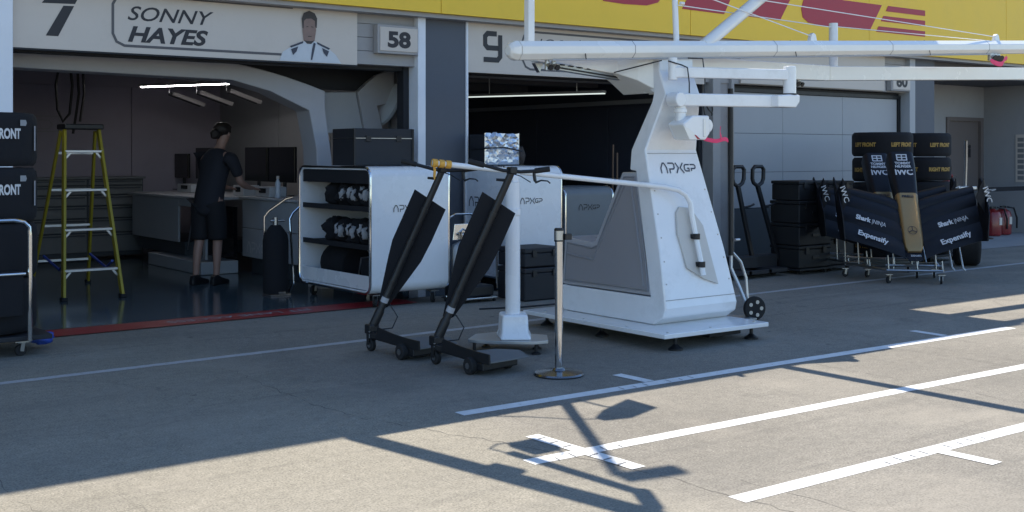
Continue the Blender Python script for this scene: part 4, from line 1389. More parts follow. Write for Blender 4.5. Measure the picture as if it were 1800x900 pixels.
MB().lathe([(.02, 0), (.23, 0), (.25, .02), (.25, .05), (.20, .075), (.02, .09)], (0, 0, 0), 36, Matrix.Translation((6.44, 10.80, 1.97)) @ Matrix.Rotation(R(-68), 4, 'Y')).build('round_cover', 'desk', po)
tr = thing('hollow_shade', 'hollow above the portal corner, its shade drawn by a black header', 'panel', (5.8, 10.6, 2.1), world=True)
MB().prism([(4.3, 2.6), (6.46, 2.6), (6.46, 2.12), (5.5, 2.12), (5.1, 2.23), (4.66, 2.33), (4.3, 2.37)], 10.82, 10.87).build('backdrop', 'black_case', tr)  # black sheet draws the shade of the hollow as colour

CAM_SCALE[:] = [1.0, 0.0]
lt = thing('strip_light', 'long ceiling strip light of three segments in the left garage', 'light', (5.45, 13.85, 2.3), world=True)
a_, c_ = Vector((5.08, 14.65, 2.30)), Vector((5.84, 13.0, 2.30))
MB().beam(a_ + Vector((0, 0, .02)), c_ + Vector((0, 0, .02)), .09, .03).build('housing', 'ceil_light', lt)
for k in range(3):
    MB().beam(a_.lerp(c_, k / 3 + .008), a_.lerp(c_, (k + 1) / 3 - .008), .026, .012).build('tube', 'glow', lt)
MB().cyl((5.46, 13.8, 2.32), (5.46, 13.8, 2.62), .006).cyl((5.2, 14.4, 2.32), (5.2, 14.4, 2.62), .006).build('hanger', 'steel', lt)
lt2 = thing('strip_light', 'pale ceiling strip light in the dark middle garage', 'light', (9.4, 12.1, 2.22), world=True)
MB().beam((9.0, 13.0, 2.245), (9.87, 11.15, 2.245), .12, .03).build('housing', 'ceil_light', lt2)
MB().beam((9.0, 13.0, 2.222), (9.87, 11.15, 2.222), .06, .012).build('tube', 'glow_dim', lt2)
MB().cyl((9.15, 12.68, 2.25), (9.15, 12.68, 2.66), .008).cyl((9.7, 11.5, 2.25), (9.7, 11.5, 2.66), .008).build('hanger', 'steel', lt2)
lt3 = thing('ceiling_panel', 'small bright ceiling panel at the top left inside the left garage', 'light', (3.0, 12.0, 2.3), world=True)
MB().prism([(2.75, 11.7), (3.10, 11.55), (3.42, 11.95), (3.0, 12.5), (2.75, 12.4)], 2.31, 2.33, 'z').build('diffuser', 'glow_dim', lt3)
MB().prism([(2.72, 11.67), (3.13, 11.5), (3.46, 11.95), (3.0, 12.55), (2.72, 12.45)], 2.332, 2.36, 'z').build('frame', 'ceil_light', lt3)
for k, (p, q) in enumerate((((5.62, 15.1, 2.25), (6.02, 15.0, 2.10)), ((5.80, 14.6, 2.25), (6.2, 14.5, 2.10)), ((6.02, 14.15, 2.26), (6.38, 14.0, 2.11)), ((6.18, 13.6, 2.26), (6.45, 13.35, 2.12)))):
    t = thing('louvre', ['leftmost', 'second from left', 'third from left', 'rightmost'][k] + ' dark slanted ceiling louvre below the strip light', 'louvre', p, group='slanted ceiling louvres', world=True)
    MB().beam(p, q, .26, .03).build('blade', 'black_case', t)
    MB().beam(Vector(p) + Vector((0, -.135, .0)), Vector(q) + Vector((0, -.135, 0)), .02, .05).build('edge', 'ceil_light', t)
    MB().cyl(p, (p[0], p[1], 2.62), .006, n=6).build('hanger', 'steel', t)

dk = thing('desk', 'long white workbench along the right wall of the left garage', 'desk', (6.1, 13.2, 0), world=True)
box('worktop', (5.76, 11.45, .905), (6.46, 13.18, .935), 'desk', dk, .008)
box('front_panel', (5.80, 11.5, .56), (5.825, 13.15, .90), 'desk', dk, .006)
box('front_panel', (5.80, 11.5, .21), (5.825, 13.15, .552), 'desk', dk, .006)
box('plinth', (5.92, 11.5, .006), (6.4, 13.15, .20), 'panel_low', dk)
logo(dk, plane_map((5.80, 12.72, .33), (0, -1, 0), UP, .003), .13, 'white_text', .16)
dk2 = thing('desk', 'projecting white workbench section with a dark open cupboard beside the person', 'desk', (5.9, 14.2, 0), world=True)
box('worktop', (5.33, 13.2, .89), (6.46, 15.9, .925), 'desk', dk2, .008)
box('side_panel', (5.36, 14.1, .34), (5.39, 15.8, .885), 'desk', dk2, .006)
MB().box((5.36, 13.22, .80), (5.39, 14.09, .885)).box((5.36, 13.22, .18), (5.39, 13.30, .80)).build('cupboard_frame', 'desk', dk2)
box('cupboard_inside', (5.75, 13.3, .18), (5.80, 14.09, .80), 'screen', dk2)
MB().tube([(5.45, 14.0, .25), (5.45, 13.8, .85)], .012, 8).build('cupboard_pole', 'steel', dk2)
box('plinth_step', (5.28, 13.15, .006), (5.75, 14.95, .16), 'desk', dk2, .01)
box('recess', (5.45, 14.1, .165), (6.4, 15.8, .335), 'panel_low', dk2)

mons = [((6.20, 12.88), .70, 'black monitor at the right end of the workbench beside a bottle'), ((6.20, 13.62), .66, 'black monitor directly behind the person at the workbench'), ((6.20, 15.3), .62, 'black monitor left of the person at the back of the workbench'), ((6.22, 16.2), .52, 'leftmost small dark monitor in the corner of the left garage')]
for k, ((x, y), w, lb_) in enumerate(mons):
    t = thing('monitor', lb_, 'monitor', (x, y, .93), group='monitors on the workbench', world=True)
    zt = 1.53 if k < 3 else 1.45
    o = box('screen', (x - .015, y - w / 2, 1.10), (x + .02, y + w / 2, zt), 'screen', t, .006)
    MB().box((x - .019, y - w / 2 + .015, 1.115), (x - .0165, y + w / 2 - .015, zt - .015)).build('glass', 'screen', o)
    MB().cyl((x + .03, y, .94), (x + .03, y, 1.2), .022).build('neck', 'black_plastic', t)
    box('foot', (x - .10, y - .12, .927 if k < 1 else .93), (x + .10, y + .12, .942), 'black_plastic', t, .004)
for k, (y, w, h) in enumerate(((12.72, .40, .12), (13.42, .30, .13), (15.2, .5, .11))):
    t = thing('console_box', ['pale control box under the right-hand monitor', 'pale control box on the bench in front of the person', 'pale control box under the monitor left of the person'][k], 'box', (5.95, y, .936), group='control boxes on the workbench', world=True)
    z0 = .937 if k == 0 else .927
    box('housing', (5.86, y - w / 2, z0), (6.08, y + w / 2, z0 + h), 'desk', t, .01)
    box('display', (5.853, y - w / 4, z0 + h * .4), (5.862, y + w / 5, z0 + h * .85), 'screen', t)
bt = thing('water_bottle', 'clear water bottle with a white cap on the workbench', 'bottle', (5.85, 12.28, .936), world=True)
MB().lathe([(.028, 0), (.033, .01), (.033, .10), (.028, .12), (.033, .14), (.033, .17), (.014, .215), (.013, .225)], (5.85, 12.28, .937), 18).build('body', 'water_bottle', bt)
MB().lathe([(.018, .222), (.018, .255)], (5.85, 12.28, .937), 14).build('cap', 'board_white', bt)

# drawer cabinet at the back, glowing chevron outline, hanging cables
cbn = thing('drawer_cabinet', 'wide grey drawer cabinet against the back wall behind the ladder', 'cabinet', (4.6, 16.3, 0), world=True)
box('carcass', (3.3, 16.12, .04), (5.62, 16.5, 1.10), 'panel_low', cbn)
box('top', (3.28, 16.06, 1.10), (5.64, 16.5, 1.13), 'cabinet', cbn, .005)
for i in range(3):
    x0 = 3.33 + i * .765
    for j, (z0, z1) in enumerate(((.10, .35), (.37, .55), (.57, .72), (.74, .87), (.89, 1.0), (1.02, 1.09))):
        d = box('drawer', (x0, 16.09, z0), (x0 + .74, 16.12, z1), 'cabinet', cbn, .006)
        MB().box((x0 + .03, 16.072, z1 - .03), (x0 + .71, 16.089, z1 - .012)).build('pull', 'panel_low', d)
chv = thing('wall_emblem', 'pale hexagonal line emblem on the back wall above the drawers', 'emblem', (4.35, 16.5, 1.85), world=True)
fm = plane_map((0, 16.515, 0), XR, UP, .004)
for k, (dz, xa, xb_) in enumerate(((.0, 4.05, 4.50), (.09, 3.85, 4.62))):
    b = MB()
    stroke(b, [(xa, 1.79 - dz * .4), (xb_ - .05, 1.79 - dz * .4), (xb_, 1.85), (xb_ - .05, 1.91 + dz * .6), (xa, 1.91 + dz * .6)], .012, fm)
    b.build('outline', 'wall_grey', chv, smooth=0)
for k, pts in enumerate(([(4.15, 14.9, 2.6), (4.10, 14.9, 2.3), (4.12, 14.9, 2.0), (4.2, 14.95, 1.85), (4.28, 14.95, 1.95), (4.3, 14.9, 2.3), (4.27, 14.9, 2.6)], [(4.36, 14.9, 2.6), (4.38, 14.9, 2.2), (4.34, 14.9, 1.9), (4.31, 14.9, 1.7)], [(4.41, 14.85, 2.6), (4.43, 14.85, 2.2), (4.38, 14.85, 1.85)])):
    o = MB().tube(pts, .017, 8).build('hanging_hose', 'black_plastic')
    tag(o, ['looped black hose hanging from the ceiling above the ladder', 'straight black hose hanging beside the looped one above the ladder', 'short black hose hanging rightmost above the ladder'][k], 'hose', 'hoses hanging above the ladder')

# ------------------------------------------------------------------ yellow step ladder
ld = thing('step_ladder', 'yellow fibreglass step ladder with grey treads in the left garage', 'ladder', (3.6, 12.3, 0), world=True)
fL0, fL1 = Vector((3.29, 11.69, .02)), Vector((3.455, 12.25, 1.70))
fR0, fR1 = Vector((3.86, 11.67, .02)), Vector((3.80, 12.25, 1.70))
rL0, rL1 = Vector((3.38, 13.2, .02)), Vector((3.45, 12.36, 1.68))
rR0, rR1 = Vector((3.98, 13.2, .02)), Vector((3.80, 12.36, 1.68))
for a, c in ((fL0, fL1), (fR0, fR1)):
    r = MB().beam(a, c, .028, .075, up=(0, 1, 0)).build('front_rail', 'ladder_y', ld, .004)
    MB().box((a.x - .03, a.y - .05, .005), (a.x + .03, a.y + .04, .04)).build('foot', 'rubber', r, .005)
for a, c in ((rL0, rL1), (rR0, rR1)):
    r = MB().beam(a, c, .026, .05, up=(0, 1, 0)).build('rear_rail', 'ladder_y', ld, .004)
    MB().box((a.x - .028, a.y - .03, .005), (a.x + .028, a.y + .03, .04)).build('foot', 'rubber', r, .005)
for k in range(4):
    f = .16 + .235 * k
    p, q = fL0.lerp(fL1, f), fR0.lerp(fR1, f)
    t = MB().box((p.x, p.y - .04, p.z - .012), (q.x, p.y + .045, p.z + .012)).build('tread', 'alu', ld, .003)
    for e, sg in ((p, 1), (q, -1)):
        MB().beam((e.x + sg * .01, p.y - .02, p.z - .07), (e.x + sg * .06, p.y - .02, p.z - .012), .02, .006, up=(0, 1, 0)).build('brace', 'alu', t)
    p, q = rL0.lerp(rL1, f), rR0.lerp(rR1, f)
    MB().box((p.x, p.y - .015, p.z - .012), (q.x, p.y + .015, p.z + .012)).build('rear_bar', 'alu', ld)
MB().box((3.43, 12.15, 1.70), (3.83, 12.44, 1.755)).build('top_cap', 'black_plastic', ld, .012)
for s_ in (0, 1):
    x = (3.40, 3.88)[s_]
    MB().tube([(x, 12.05, .34), (x + .05, 12.4, .24), (x, 12.8, .36)], .014, 6).build('spreader', 'blue_plastic', ld)

# ------------------------------------------------------------------ gas bottle on a hand trolley
gb = thing('gas_bottle', 'tall black covered gas bottle on a chrome hand truck in the left garage', 'gas bottle', (5.16, 10.88, 0), world=True)
MB().lathe([(.10, .02), (.125, .03), (.13, .10), (.13, .56), (.12, .62), (.075, .69), (.05, .72)], (5.16, 10.88, 0), 26).build('bottle', 'black_fabric', gb)
MB().cyl((5.16, 10.88, .72), (5.16, 10.88, .80), .028).cyl((5.10, 10.88, .765), (5.25, 10.86, .765), .014).build('valve', 'steel', gb)
MB().tube([(5.10, 11.02, .03), (5.10, 11.02, .80), (5.14, 11.0, .86), (5.30, 10.93, .985), (5.36, 10.9, 1.0)], .012, 8).tube([(5.30, 10.86, .03), (5.32, 10.80, .12), (5.31, 10.86, .78), (5.34, 10.85, .84), (5.40, 10.83, .90)], .012, 8).build('truck_frame', 'chrome', gb)
MB().box((5.06, 10.78, .006), (5.28, 10.98, .022)).build('toe_plate', 'chrome', gb)
MB().cyl((5.26, 11.02, .07), (5.30, 11.02, .07), .07).build('wheel', 'rubber', gb)
MB().box((5.13, 10.746, .03), (5.21, 10.752, .05)).build('reflective_strip', 'chrome', gb)

# ------------------------------------------------------------------ the person at the bench


def skin(name, m, parent, verts, edges, root=0, sub=2):
    me = bpy.data.meshes.new(name)
    me.from_pydata([v[:3] for v in verts], edges, [])
    o = bpy.data.objects.new(name, me)
    COL.objects.link(o)
    md = o.modifiers.new('skin', 'SKIN')
    md.use_smooth_shade = True
    if not me.skin_vertices:
        bmx = bmesh.new()
        bmx.from_mesh(me)
        bmx.verts.layers.skin.verify()
        bmx.to_mesh(me)
        bmx.free()
    for i, v in enumerate(verts):
        d = me.skin_vertices[0].data[i]
        d.radius = (v[3], v[4] if len(v) > 4 else v[3])
        d.use_root = (i == root)
    s_ = o.modifiers.new('sub', 'SUBSURF')
    s_.levels = sub
    s_.render_levels = sub
    me.materials.append(M[m])
    o.parent = parent
    OFF[o.name] = Vector((0, 0, 0))
    return o


pe = thing('person', 'person in dark shirt, dark shorts and dark shoes standing at the workbench', 'person', (5.0, 12.25, 0), R(28))
V, E_ = [], []


def chain(pts, start=None):
    prev = start
    for p in pts:
        V.append(p)
        i = len(V) - 1
        if prev is not None:
            E_.append((prev, i))
        prev = i
    return prev


V.append((0, 0, .97, .125, .105))
neck = chain([(.05, 0, 1.12, .13, .105), (.11, 0, 1.27, .145, .11), (.15, 0, 1.40, .13, .10)], 0)
nk = chain([(.19, 0, 1.50, .058, .058), (.225, 0, 1.56, .055, .055)], neck)
hd2 = chain([(.25, 0, 1.62, .078, .072), (.262, 0, 1.69, .092, .080), (.258, 0, 1.75, .070, .066)], nk)
for s_ in (-1, 1):
    a = chain([(.15, .12 * s_, 1.415, .055), (.155, .19 * s_, 1.39, .05), (.21, .23 * s_, 1.25, .048), (.26, .235 * s_, 1.13, .042), (.38, .21 * s_, 1.085, .038), (.52, .17 * s_, 1.06, .027), (.57, .165 * s_, 1.055, .036, .020)], neck)
    for f, (dy, ln) in enumerate(((.030, .07), (.011, .082), (-.010, .078), (-.029, .062))):
        chain([(.60, (.165 + dy * .8) * s_, 1.05, .010), (.60 + ln * .55, (.165 + dy) * s_, 1.045, .009), (.60 + ln, (.165 + dy) * s_, 1.028, .0075)], a)
    chain([(.575, (.165 - .045) * s_, 1.05, .011), (.605, (.165 - .07) * s_, 1.04, .009)], a)
    off = .04 if s_ < 0 else -.05
    chain([(0, .095 * s_, .88, .098), (off * .3 + .01, .10 * s_, .70, .078), (off * .6 + .015, .10 * s_, .52, .056), (off - .01, .10 * s_, .36, .053), (off - .025, .105 * s_, .18, .038), (off - .03, .105 * s_, .09, .036)], 0)
body = skin('body', 'skin', pe, V, E_)
# facial features belong to the continuous head; small nose, ears and eyes sit on it
MB().lathe([(.002, 0), (.014, .008), (.010, .03), (.003, .045)], (.352, 0, 1.645), 10).build('nose', 'skin', pe)
for s_ in (-1, 1):
    lump('ear', (.25, .082 * s_, 1.665), (.018, .010, .03), 'skin', 3, .1, 2, 4, pe)
    lump('eye', (.338, .032 * s_, 1.695), (.010, .012, .008), 'screen', 3, .02, 2, 4, pe)
MB().box((.338, -.022, 1.625), (.345, .022, 1.631)).build('mouth', 'brown_cloth', pe, .002)
lump('hair', (.235, 0, 1.725), (.108, .096, .088), 'hair', 5, .16, 3, 5, pe)
lump('hair_bun', (.125, 0, 1.67), (.062, .052, .062), 'hair', 8, .25, 3, 5, pe)
V, E_ = [], []
V.append((-.01, 0, .73, .185, .165))
chain([(0, 0, .90, .185, .16)], 0)
n2 = chain([(.05, 0, 1.10, .178, .148), (.11, 0, 1.27, .182, .145), (.15, 0, 1.40, .155, .118), (.175, 0, 1.465, .108, .10), (.185, 0, 1.50, .075, .07)], 1)
for s_ in (-1, 1):
    chain([(.15, .12 * s_, 1.43, .098), (.155, .195 * s_, 1.405, .090), (.20, .228 * s_, 1.27, .066), (.235, .235 * s_, 1.185, .070)], 4)
skin('shirt', 'shirt', pe, V, E_)
V, E_ = [], []
V.append((0, 0, .99, .150, .13))
for s_ in (-1, 1):
    off = .04 if s_ < 0 else -.05
    chain([(0, .09 * s_, .87, .128), (off * .3 + .01, .10 * s_, .70, .115), (off * .55 + .015, .10 * s_, .52, .108), (off * .55 + .015, .10 * s_, .49, .107)], 0)
skin('shorts', 'shorts', pe, V, E_)
for s_ in (-1, 1):
    off = .04 if s_ < 0 else -.05
    x, y = off - .03, .105 * s_
    b = MB()
    b.loft([[(x + dx, y + w * q, z) for q, z in ((-1, .006), (1, .006), (1.05, .03), (.75, h), (-.75, h), (-1.05, .03))] for dx, w, h in ((-.085, .022, .06), (-.06, .038, .10), (-.01, .040, .115), (.05, .042, .085), (.12, .046, .06), (.17, .040, .05), (.20, .020, .035))])
    b.build('shoe', 'black_plastic', pe, .004)

# ------------------------------------------------------------------ tyre stacks in black covers


def tyre(label, c, z, r, h, group, words, m_text, size, angs, logo_mark=False, zt=.5, wf_=.62):
    t = thing('covered_tyre', label, 'tyre', (c[0], c[1], z), group=group, world=True)
    b = MB()
    prof_ = [(r * .55, .004), (r * .93, .006), (r * .985, .03), (r, h * .18), (r * 1.0, h * .82), (r * .985, h - .03), (r * .92, h - .004), (r * .5, h - .002)]
    b.lathe(prof_, (c[0], c[1], z), 36)
    cv = b.build('cover', 'black_fabric', t)
    for v in cv.data.vertices:
        a = math.atan2(v.co.y, v.co.x)
        k_ = 1 + .012 * math.sin(a * 7 + c[0] * 9 + z * 11) + .01 * math.sin(a * 3 + z * 5)
        v.co.x *= k_
        v.co.y *= k_
    for a in angs:
        text(words, m_text, t, cyl_map(c, r * 1.018, a, z + h * zt), size, bold=.004, width=size * wf_ * len(words))
        if logo_mark:
            bq = MB()
            f = cyl_map(c, r * 1.018, a + .34, z + h * .80)
            flat_poly(bq, [(-.028, -.02), (.024, -.02), (.034, .0), (.024, .022), (-.028, .022)], f)
            bq.build('emblem', 'wall_grey', t, smooth=0)
            bq = MB()
            f = cyl_map(c, r * 1.018, a + .74, z + h * .55)
            flat_poly(bq, [(-.012, -.10), (.012, -.10), (.012, .08), (-.012, .08)], f)
            bq.build('side_tag', 'white_dull', t, smooth=0)
    return t


LC = (1.99, 9.02)
lv = ['top', 'second', 'third', 'bottom']
for k in range(4):
    z = .16 + .398 * (3 - k)
    tyre('black covered tyre, ' + lv[k] + ' of the stack at the left edge of the photo' if k else 'topmost black covered tyre of the stack at the left edge', LC, z, .345, .394, 'covered tyres at the left edge', 'REAR' if k == 3 else 'FRONT', 'white_text', .098, (R(-78),) if k != 2 else (), k < 3, .52 if k != 3 else .62, .38)
tl = thing('tyre_trolley', 'chrome hoop tyre trolley under the stack at the left edge', 'trolley', (2.0, 8.9, 0), world=True)
MB().box((1.62, 8.66, .115), (2.36, 9.38, .15)).build('platform', 'black_case', tl, .006)
MB().tube([(2.19, 8.60, .12), (2.19, 8.60, .86), (2.185, 8.60, .93), (2.15, 8.60, .965), (2.08, 8.60, .98), (1.70, 8.60, .98)], .016, 10).build('handle_hoop', 'chrome', tl)
MB().cyl((2.16, 8.60, .60), (1.7, 8.60, .60), .012).build('hoop_bar', 'chrome', tl)
MB().box((1.66, 8.605, .30), (2.15, 8.625, .62)).build('apron', 'black_fabric', tl, .01)
for x, y in ((2.16, 8.74), (2.28, 9.3), (1.7, 8.74), (1.7, 9.3)):
    caster(tl, x, y, .042, .3)
text('- PIT -', 'white_text', tl, plane_map((1.93, 8.60, .605), XR, UP, .018), .035)
bl_ = lump('cleaning_cloth', (2.38, 8.98, .075), (.075, .05, .05), 'blue_plastic', 3, .4, 3, 5)
tag(bl_, 'small blue cloth at the foot of the left tyre stack', 'cloth')

for nm, c, n_lv, lab_ in (('a', (12.98, 9.18), 5, 'left stack behind the front wings'), ('b', (13.98, 9.25), 5, 'right stack behind the front wings')):
    r = .385 if nm == 'a' else .37
    for k in range(n_lv):
        z = .10 + .327 * (n_lv - 1 - k)
        a0 = math.atan2(-c[1], -c[0])
        tyre(('topmost', 'second', 'third', 'fourth', 'lowest')[k] + ' gold-lettered covered tyre of the ' + lab_, c, z, r, .322, 'gold-lettered covered tyres', 'LEFT FRONT' if k % 2 == 0 else 'RIGHT FRONT', 'gold_text', .068, (a0 - .62, a0 + .68, a0 + 2.2, a0 + 3.5), False, .42, .47)
    t = thing('tyre_trolley', 'low wheeled tray under the ' + lab_, 'trolley', (c[0], c[1], 0), world=True)
    MB().box((c[0] - .36, c[1] - .36, .065), (c[0] + .36, c[1] + .36, .095)).build('tray', 'black_case', t, .005)
    for dx in (-.28, .28):
        for dy in (-.28, .28):
            MB().cyl((c[0] + dx - .015, c[1] + dy, .03), (c[0] + dx + .015, c[1] + dy, .03), .03, n=12).build('wheel', 'rubber', t)

# ------------------------------------------------------------------ wheeled pole stand behind the gantry
hp = thing('pole_truck', 'black pole on a chrome hand truck with a spoked wheel behind the gantry', 'hand truck', (7.67, 6.78, 0), world=True)
MB().tube([(7.60, 6.92, .56), (7.615, 6.94, 2.02)], .024, 12).build('pole', 'black_plastic', hp)
MB().tube([(7.60, 6.92, .62), (7.60, 6.92, .45), (7.63, 6.86, .30), (7.66, 6.80, .14)], .016, 8).tube([(7.60, 6.92, .60), (7.70, 6.90, .50), (7.745, 6.88, .36), (7.735, 6.85, .14)], .014, 8).build('truck_frame', 'alu', hp)
ang = Vector((.30, .95, 0)).normalized()
wc = Vector((7.72, 6.76, .105))
wh = MB().cyl(wc - ang * .02, wc + ang * .02, .105, n=28).build('wheel', 'rubber', hp, .012)
for k in range(5):
    a = 2 * math.pi * k / 5
    sd = Vector((ang.y, -ang.x, 0))
    p = wc - ang * .0225 + sd * math.cos(a) * .058 + Vector((0, 0, math.sin(a) * .058))
    MB().cyl(p, p - ang * .002, .017, n=12).build('spoke_gap', 'alu', wh)
MB().box((7.40, 6.68, .02), (7.66, 6.98, .035)).build('toe_plate', 'alu', hp)
MB().cyl((7.585, 6.86, .70), (7.64, 6.86, .70), .012).build('clamp', 'alu', hp)

# ------------------------------------------------------------------ pallet truck handles, crates


def pallet(label, x, y, lean):
    t = thing('pallet_truck', label, 'pallet truck', (x, y, 0), group='pallet trucks by the third bay', world=True)
    A = Vector((x + lean, y, .16))
    B = Vector((x + .02, y + .02, 1.06))
    MB().beam(A, B, .05, .045, up=(0, 1, 0)).build('tiller', 'black_plastic', t, .008)
    MB().tube([B, B + Vector((-.075, 0, .04)), B + Vector((-.095, 0, .09)), B + Vector((-.09, 0, .20)), B + Vector((-.05, 0, .235)), B + Vector((.07, 0, .235)), B + Vector((.105, 0, .20)), B + Vector((.10, 0, .09)), B + Vector((.075, 0, .04)), B], .024, 10).build('handle_loop', 'black_plastic', t)
    MB().tube([A.lerp(B, .72), A.lerp(B, .72) + Vector((.10, -.03, .02)), A.lerp(B, .72) + Vector((.17, -.03, .04))], .014, 8).build('lever', 'black_plastic', t)
    for s_ in (-1, 1):
        MB().box((x - .2 + s_ * .14 - .07, y - .28, .05), (x - .2 + s_ * .14 + .07 + .2, y + .0, .10)).build('fork', 'black_case', t, .008)
    MB().box((x - .16, y - .05, .04), (x + .30, y + .09, .24)).build('pump_body', 'black_case', t, .02)
    for dx in (-.1, .24):
        MB().cyl((x + dx - .03, y - .03, .05), (x + dx + .03, y - .03, .05), .05, n=14).build('wheel', 'rubber', t)


pallet('black pallet truck nearer the grey post with an upright looped handle', 10.28, 9.25, .26)
pallet('black pallet truck nearer the black crates with an upright looped handle', 10.66, 9.28, .36)

kk = 0
for col_, (x0, x1, y0, zt) in enumerate(((11.02, 11.62, 8.95, 1.13), (11.64, 12.14, 9.0, 1.10))):
    hs = [.27, .27, .27, .24] if col_ == 0 else [.36, .36, .32]
    z = .075
    for k, h in enumerate(hs):
        kk += 1
        d = (.025 if k == 3 else 0) + random.uniform(0, .012)
        t = thing('black_crate', ['lowest', 'second', 'third', 'top'][k] + ' black crate of the ' + ('left' if col_ == 0 else 'right') + ' column by the white panel wall', 'crate', ((x0 + x1) / 2, y0 + .2, z), group='stacked black crates', world=True)
        box('tub', (x0 + d, y0 + d, z), (x1 - d, y0 + .45, z + h - .045), 'tyre_case', t, .015)
        box('lid', (x0 + d - .008, y0 + d - .008, z + h - .044), (x1 - d + .008, y0 + .455, z + h - .004), 'tyre_case', t, .01)
        for x in (x0 + .14, x1 - .14):
            box('latch', (x - .03, y0 + d - .018, z + h - .10), (x + .03, y0 + d - .002, z + h - .02), 'black_plastic', t, .003)
        box('handle', ((x0 + x1) / 2 - .06, y0 + d - .012, z + h * .38), ((x0 + x1) / 2 + .06, y0 + d - .001, z + h * .52), 'black_plastic', t, .004)
        z += h
    t = thing('crate_dolly', 'low wheeled dolly under the ' + ('left' if col_ == 0 else 'right') + ' column of black crates', 'dolly', ((x0 + x1) / 2, y0 + .2, 0), world=True)
    box('deck', (x0 - .02, y0 - .02, .05), (x1 + .02, y0 + .46, .07), 'black_case', t)
    for x in (x0 + .08, x1 - .08):
        for y in (y0 + .05, y0 + .38):
            MB().cyl((x - .012, y, .025), (x + .012, y, .025), .025, n=12).build('wheel', 'rubber', t)

# ------------------------------------------------------------------ front wings on wheeled stands (x = span, y = rearwards, local frame)


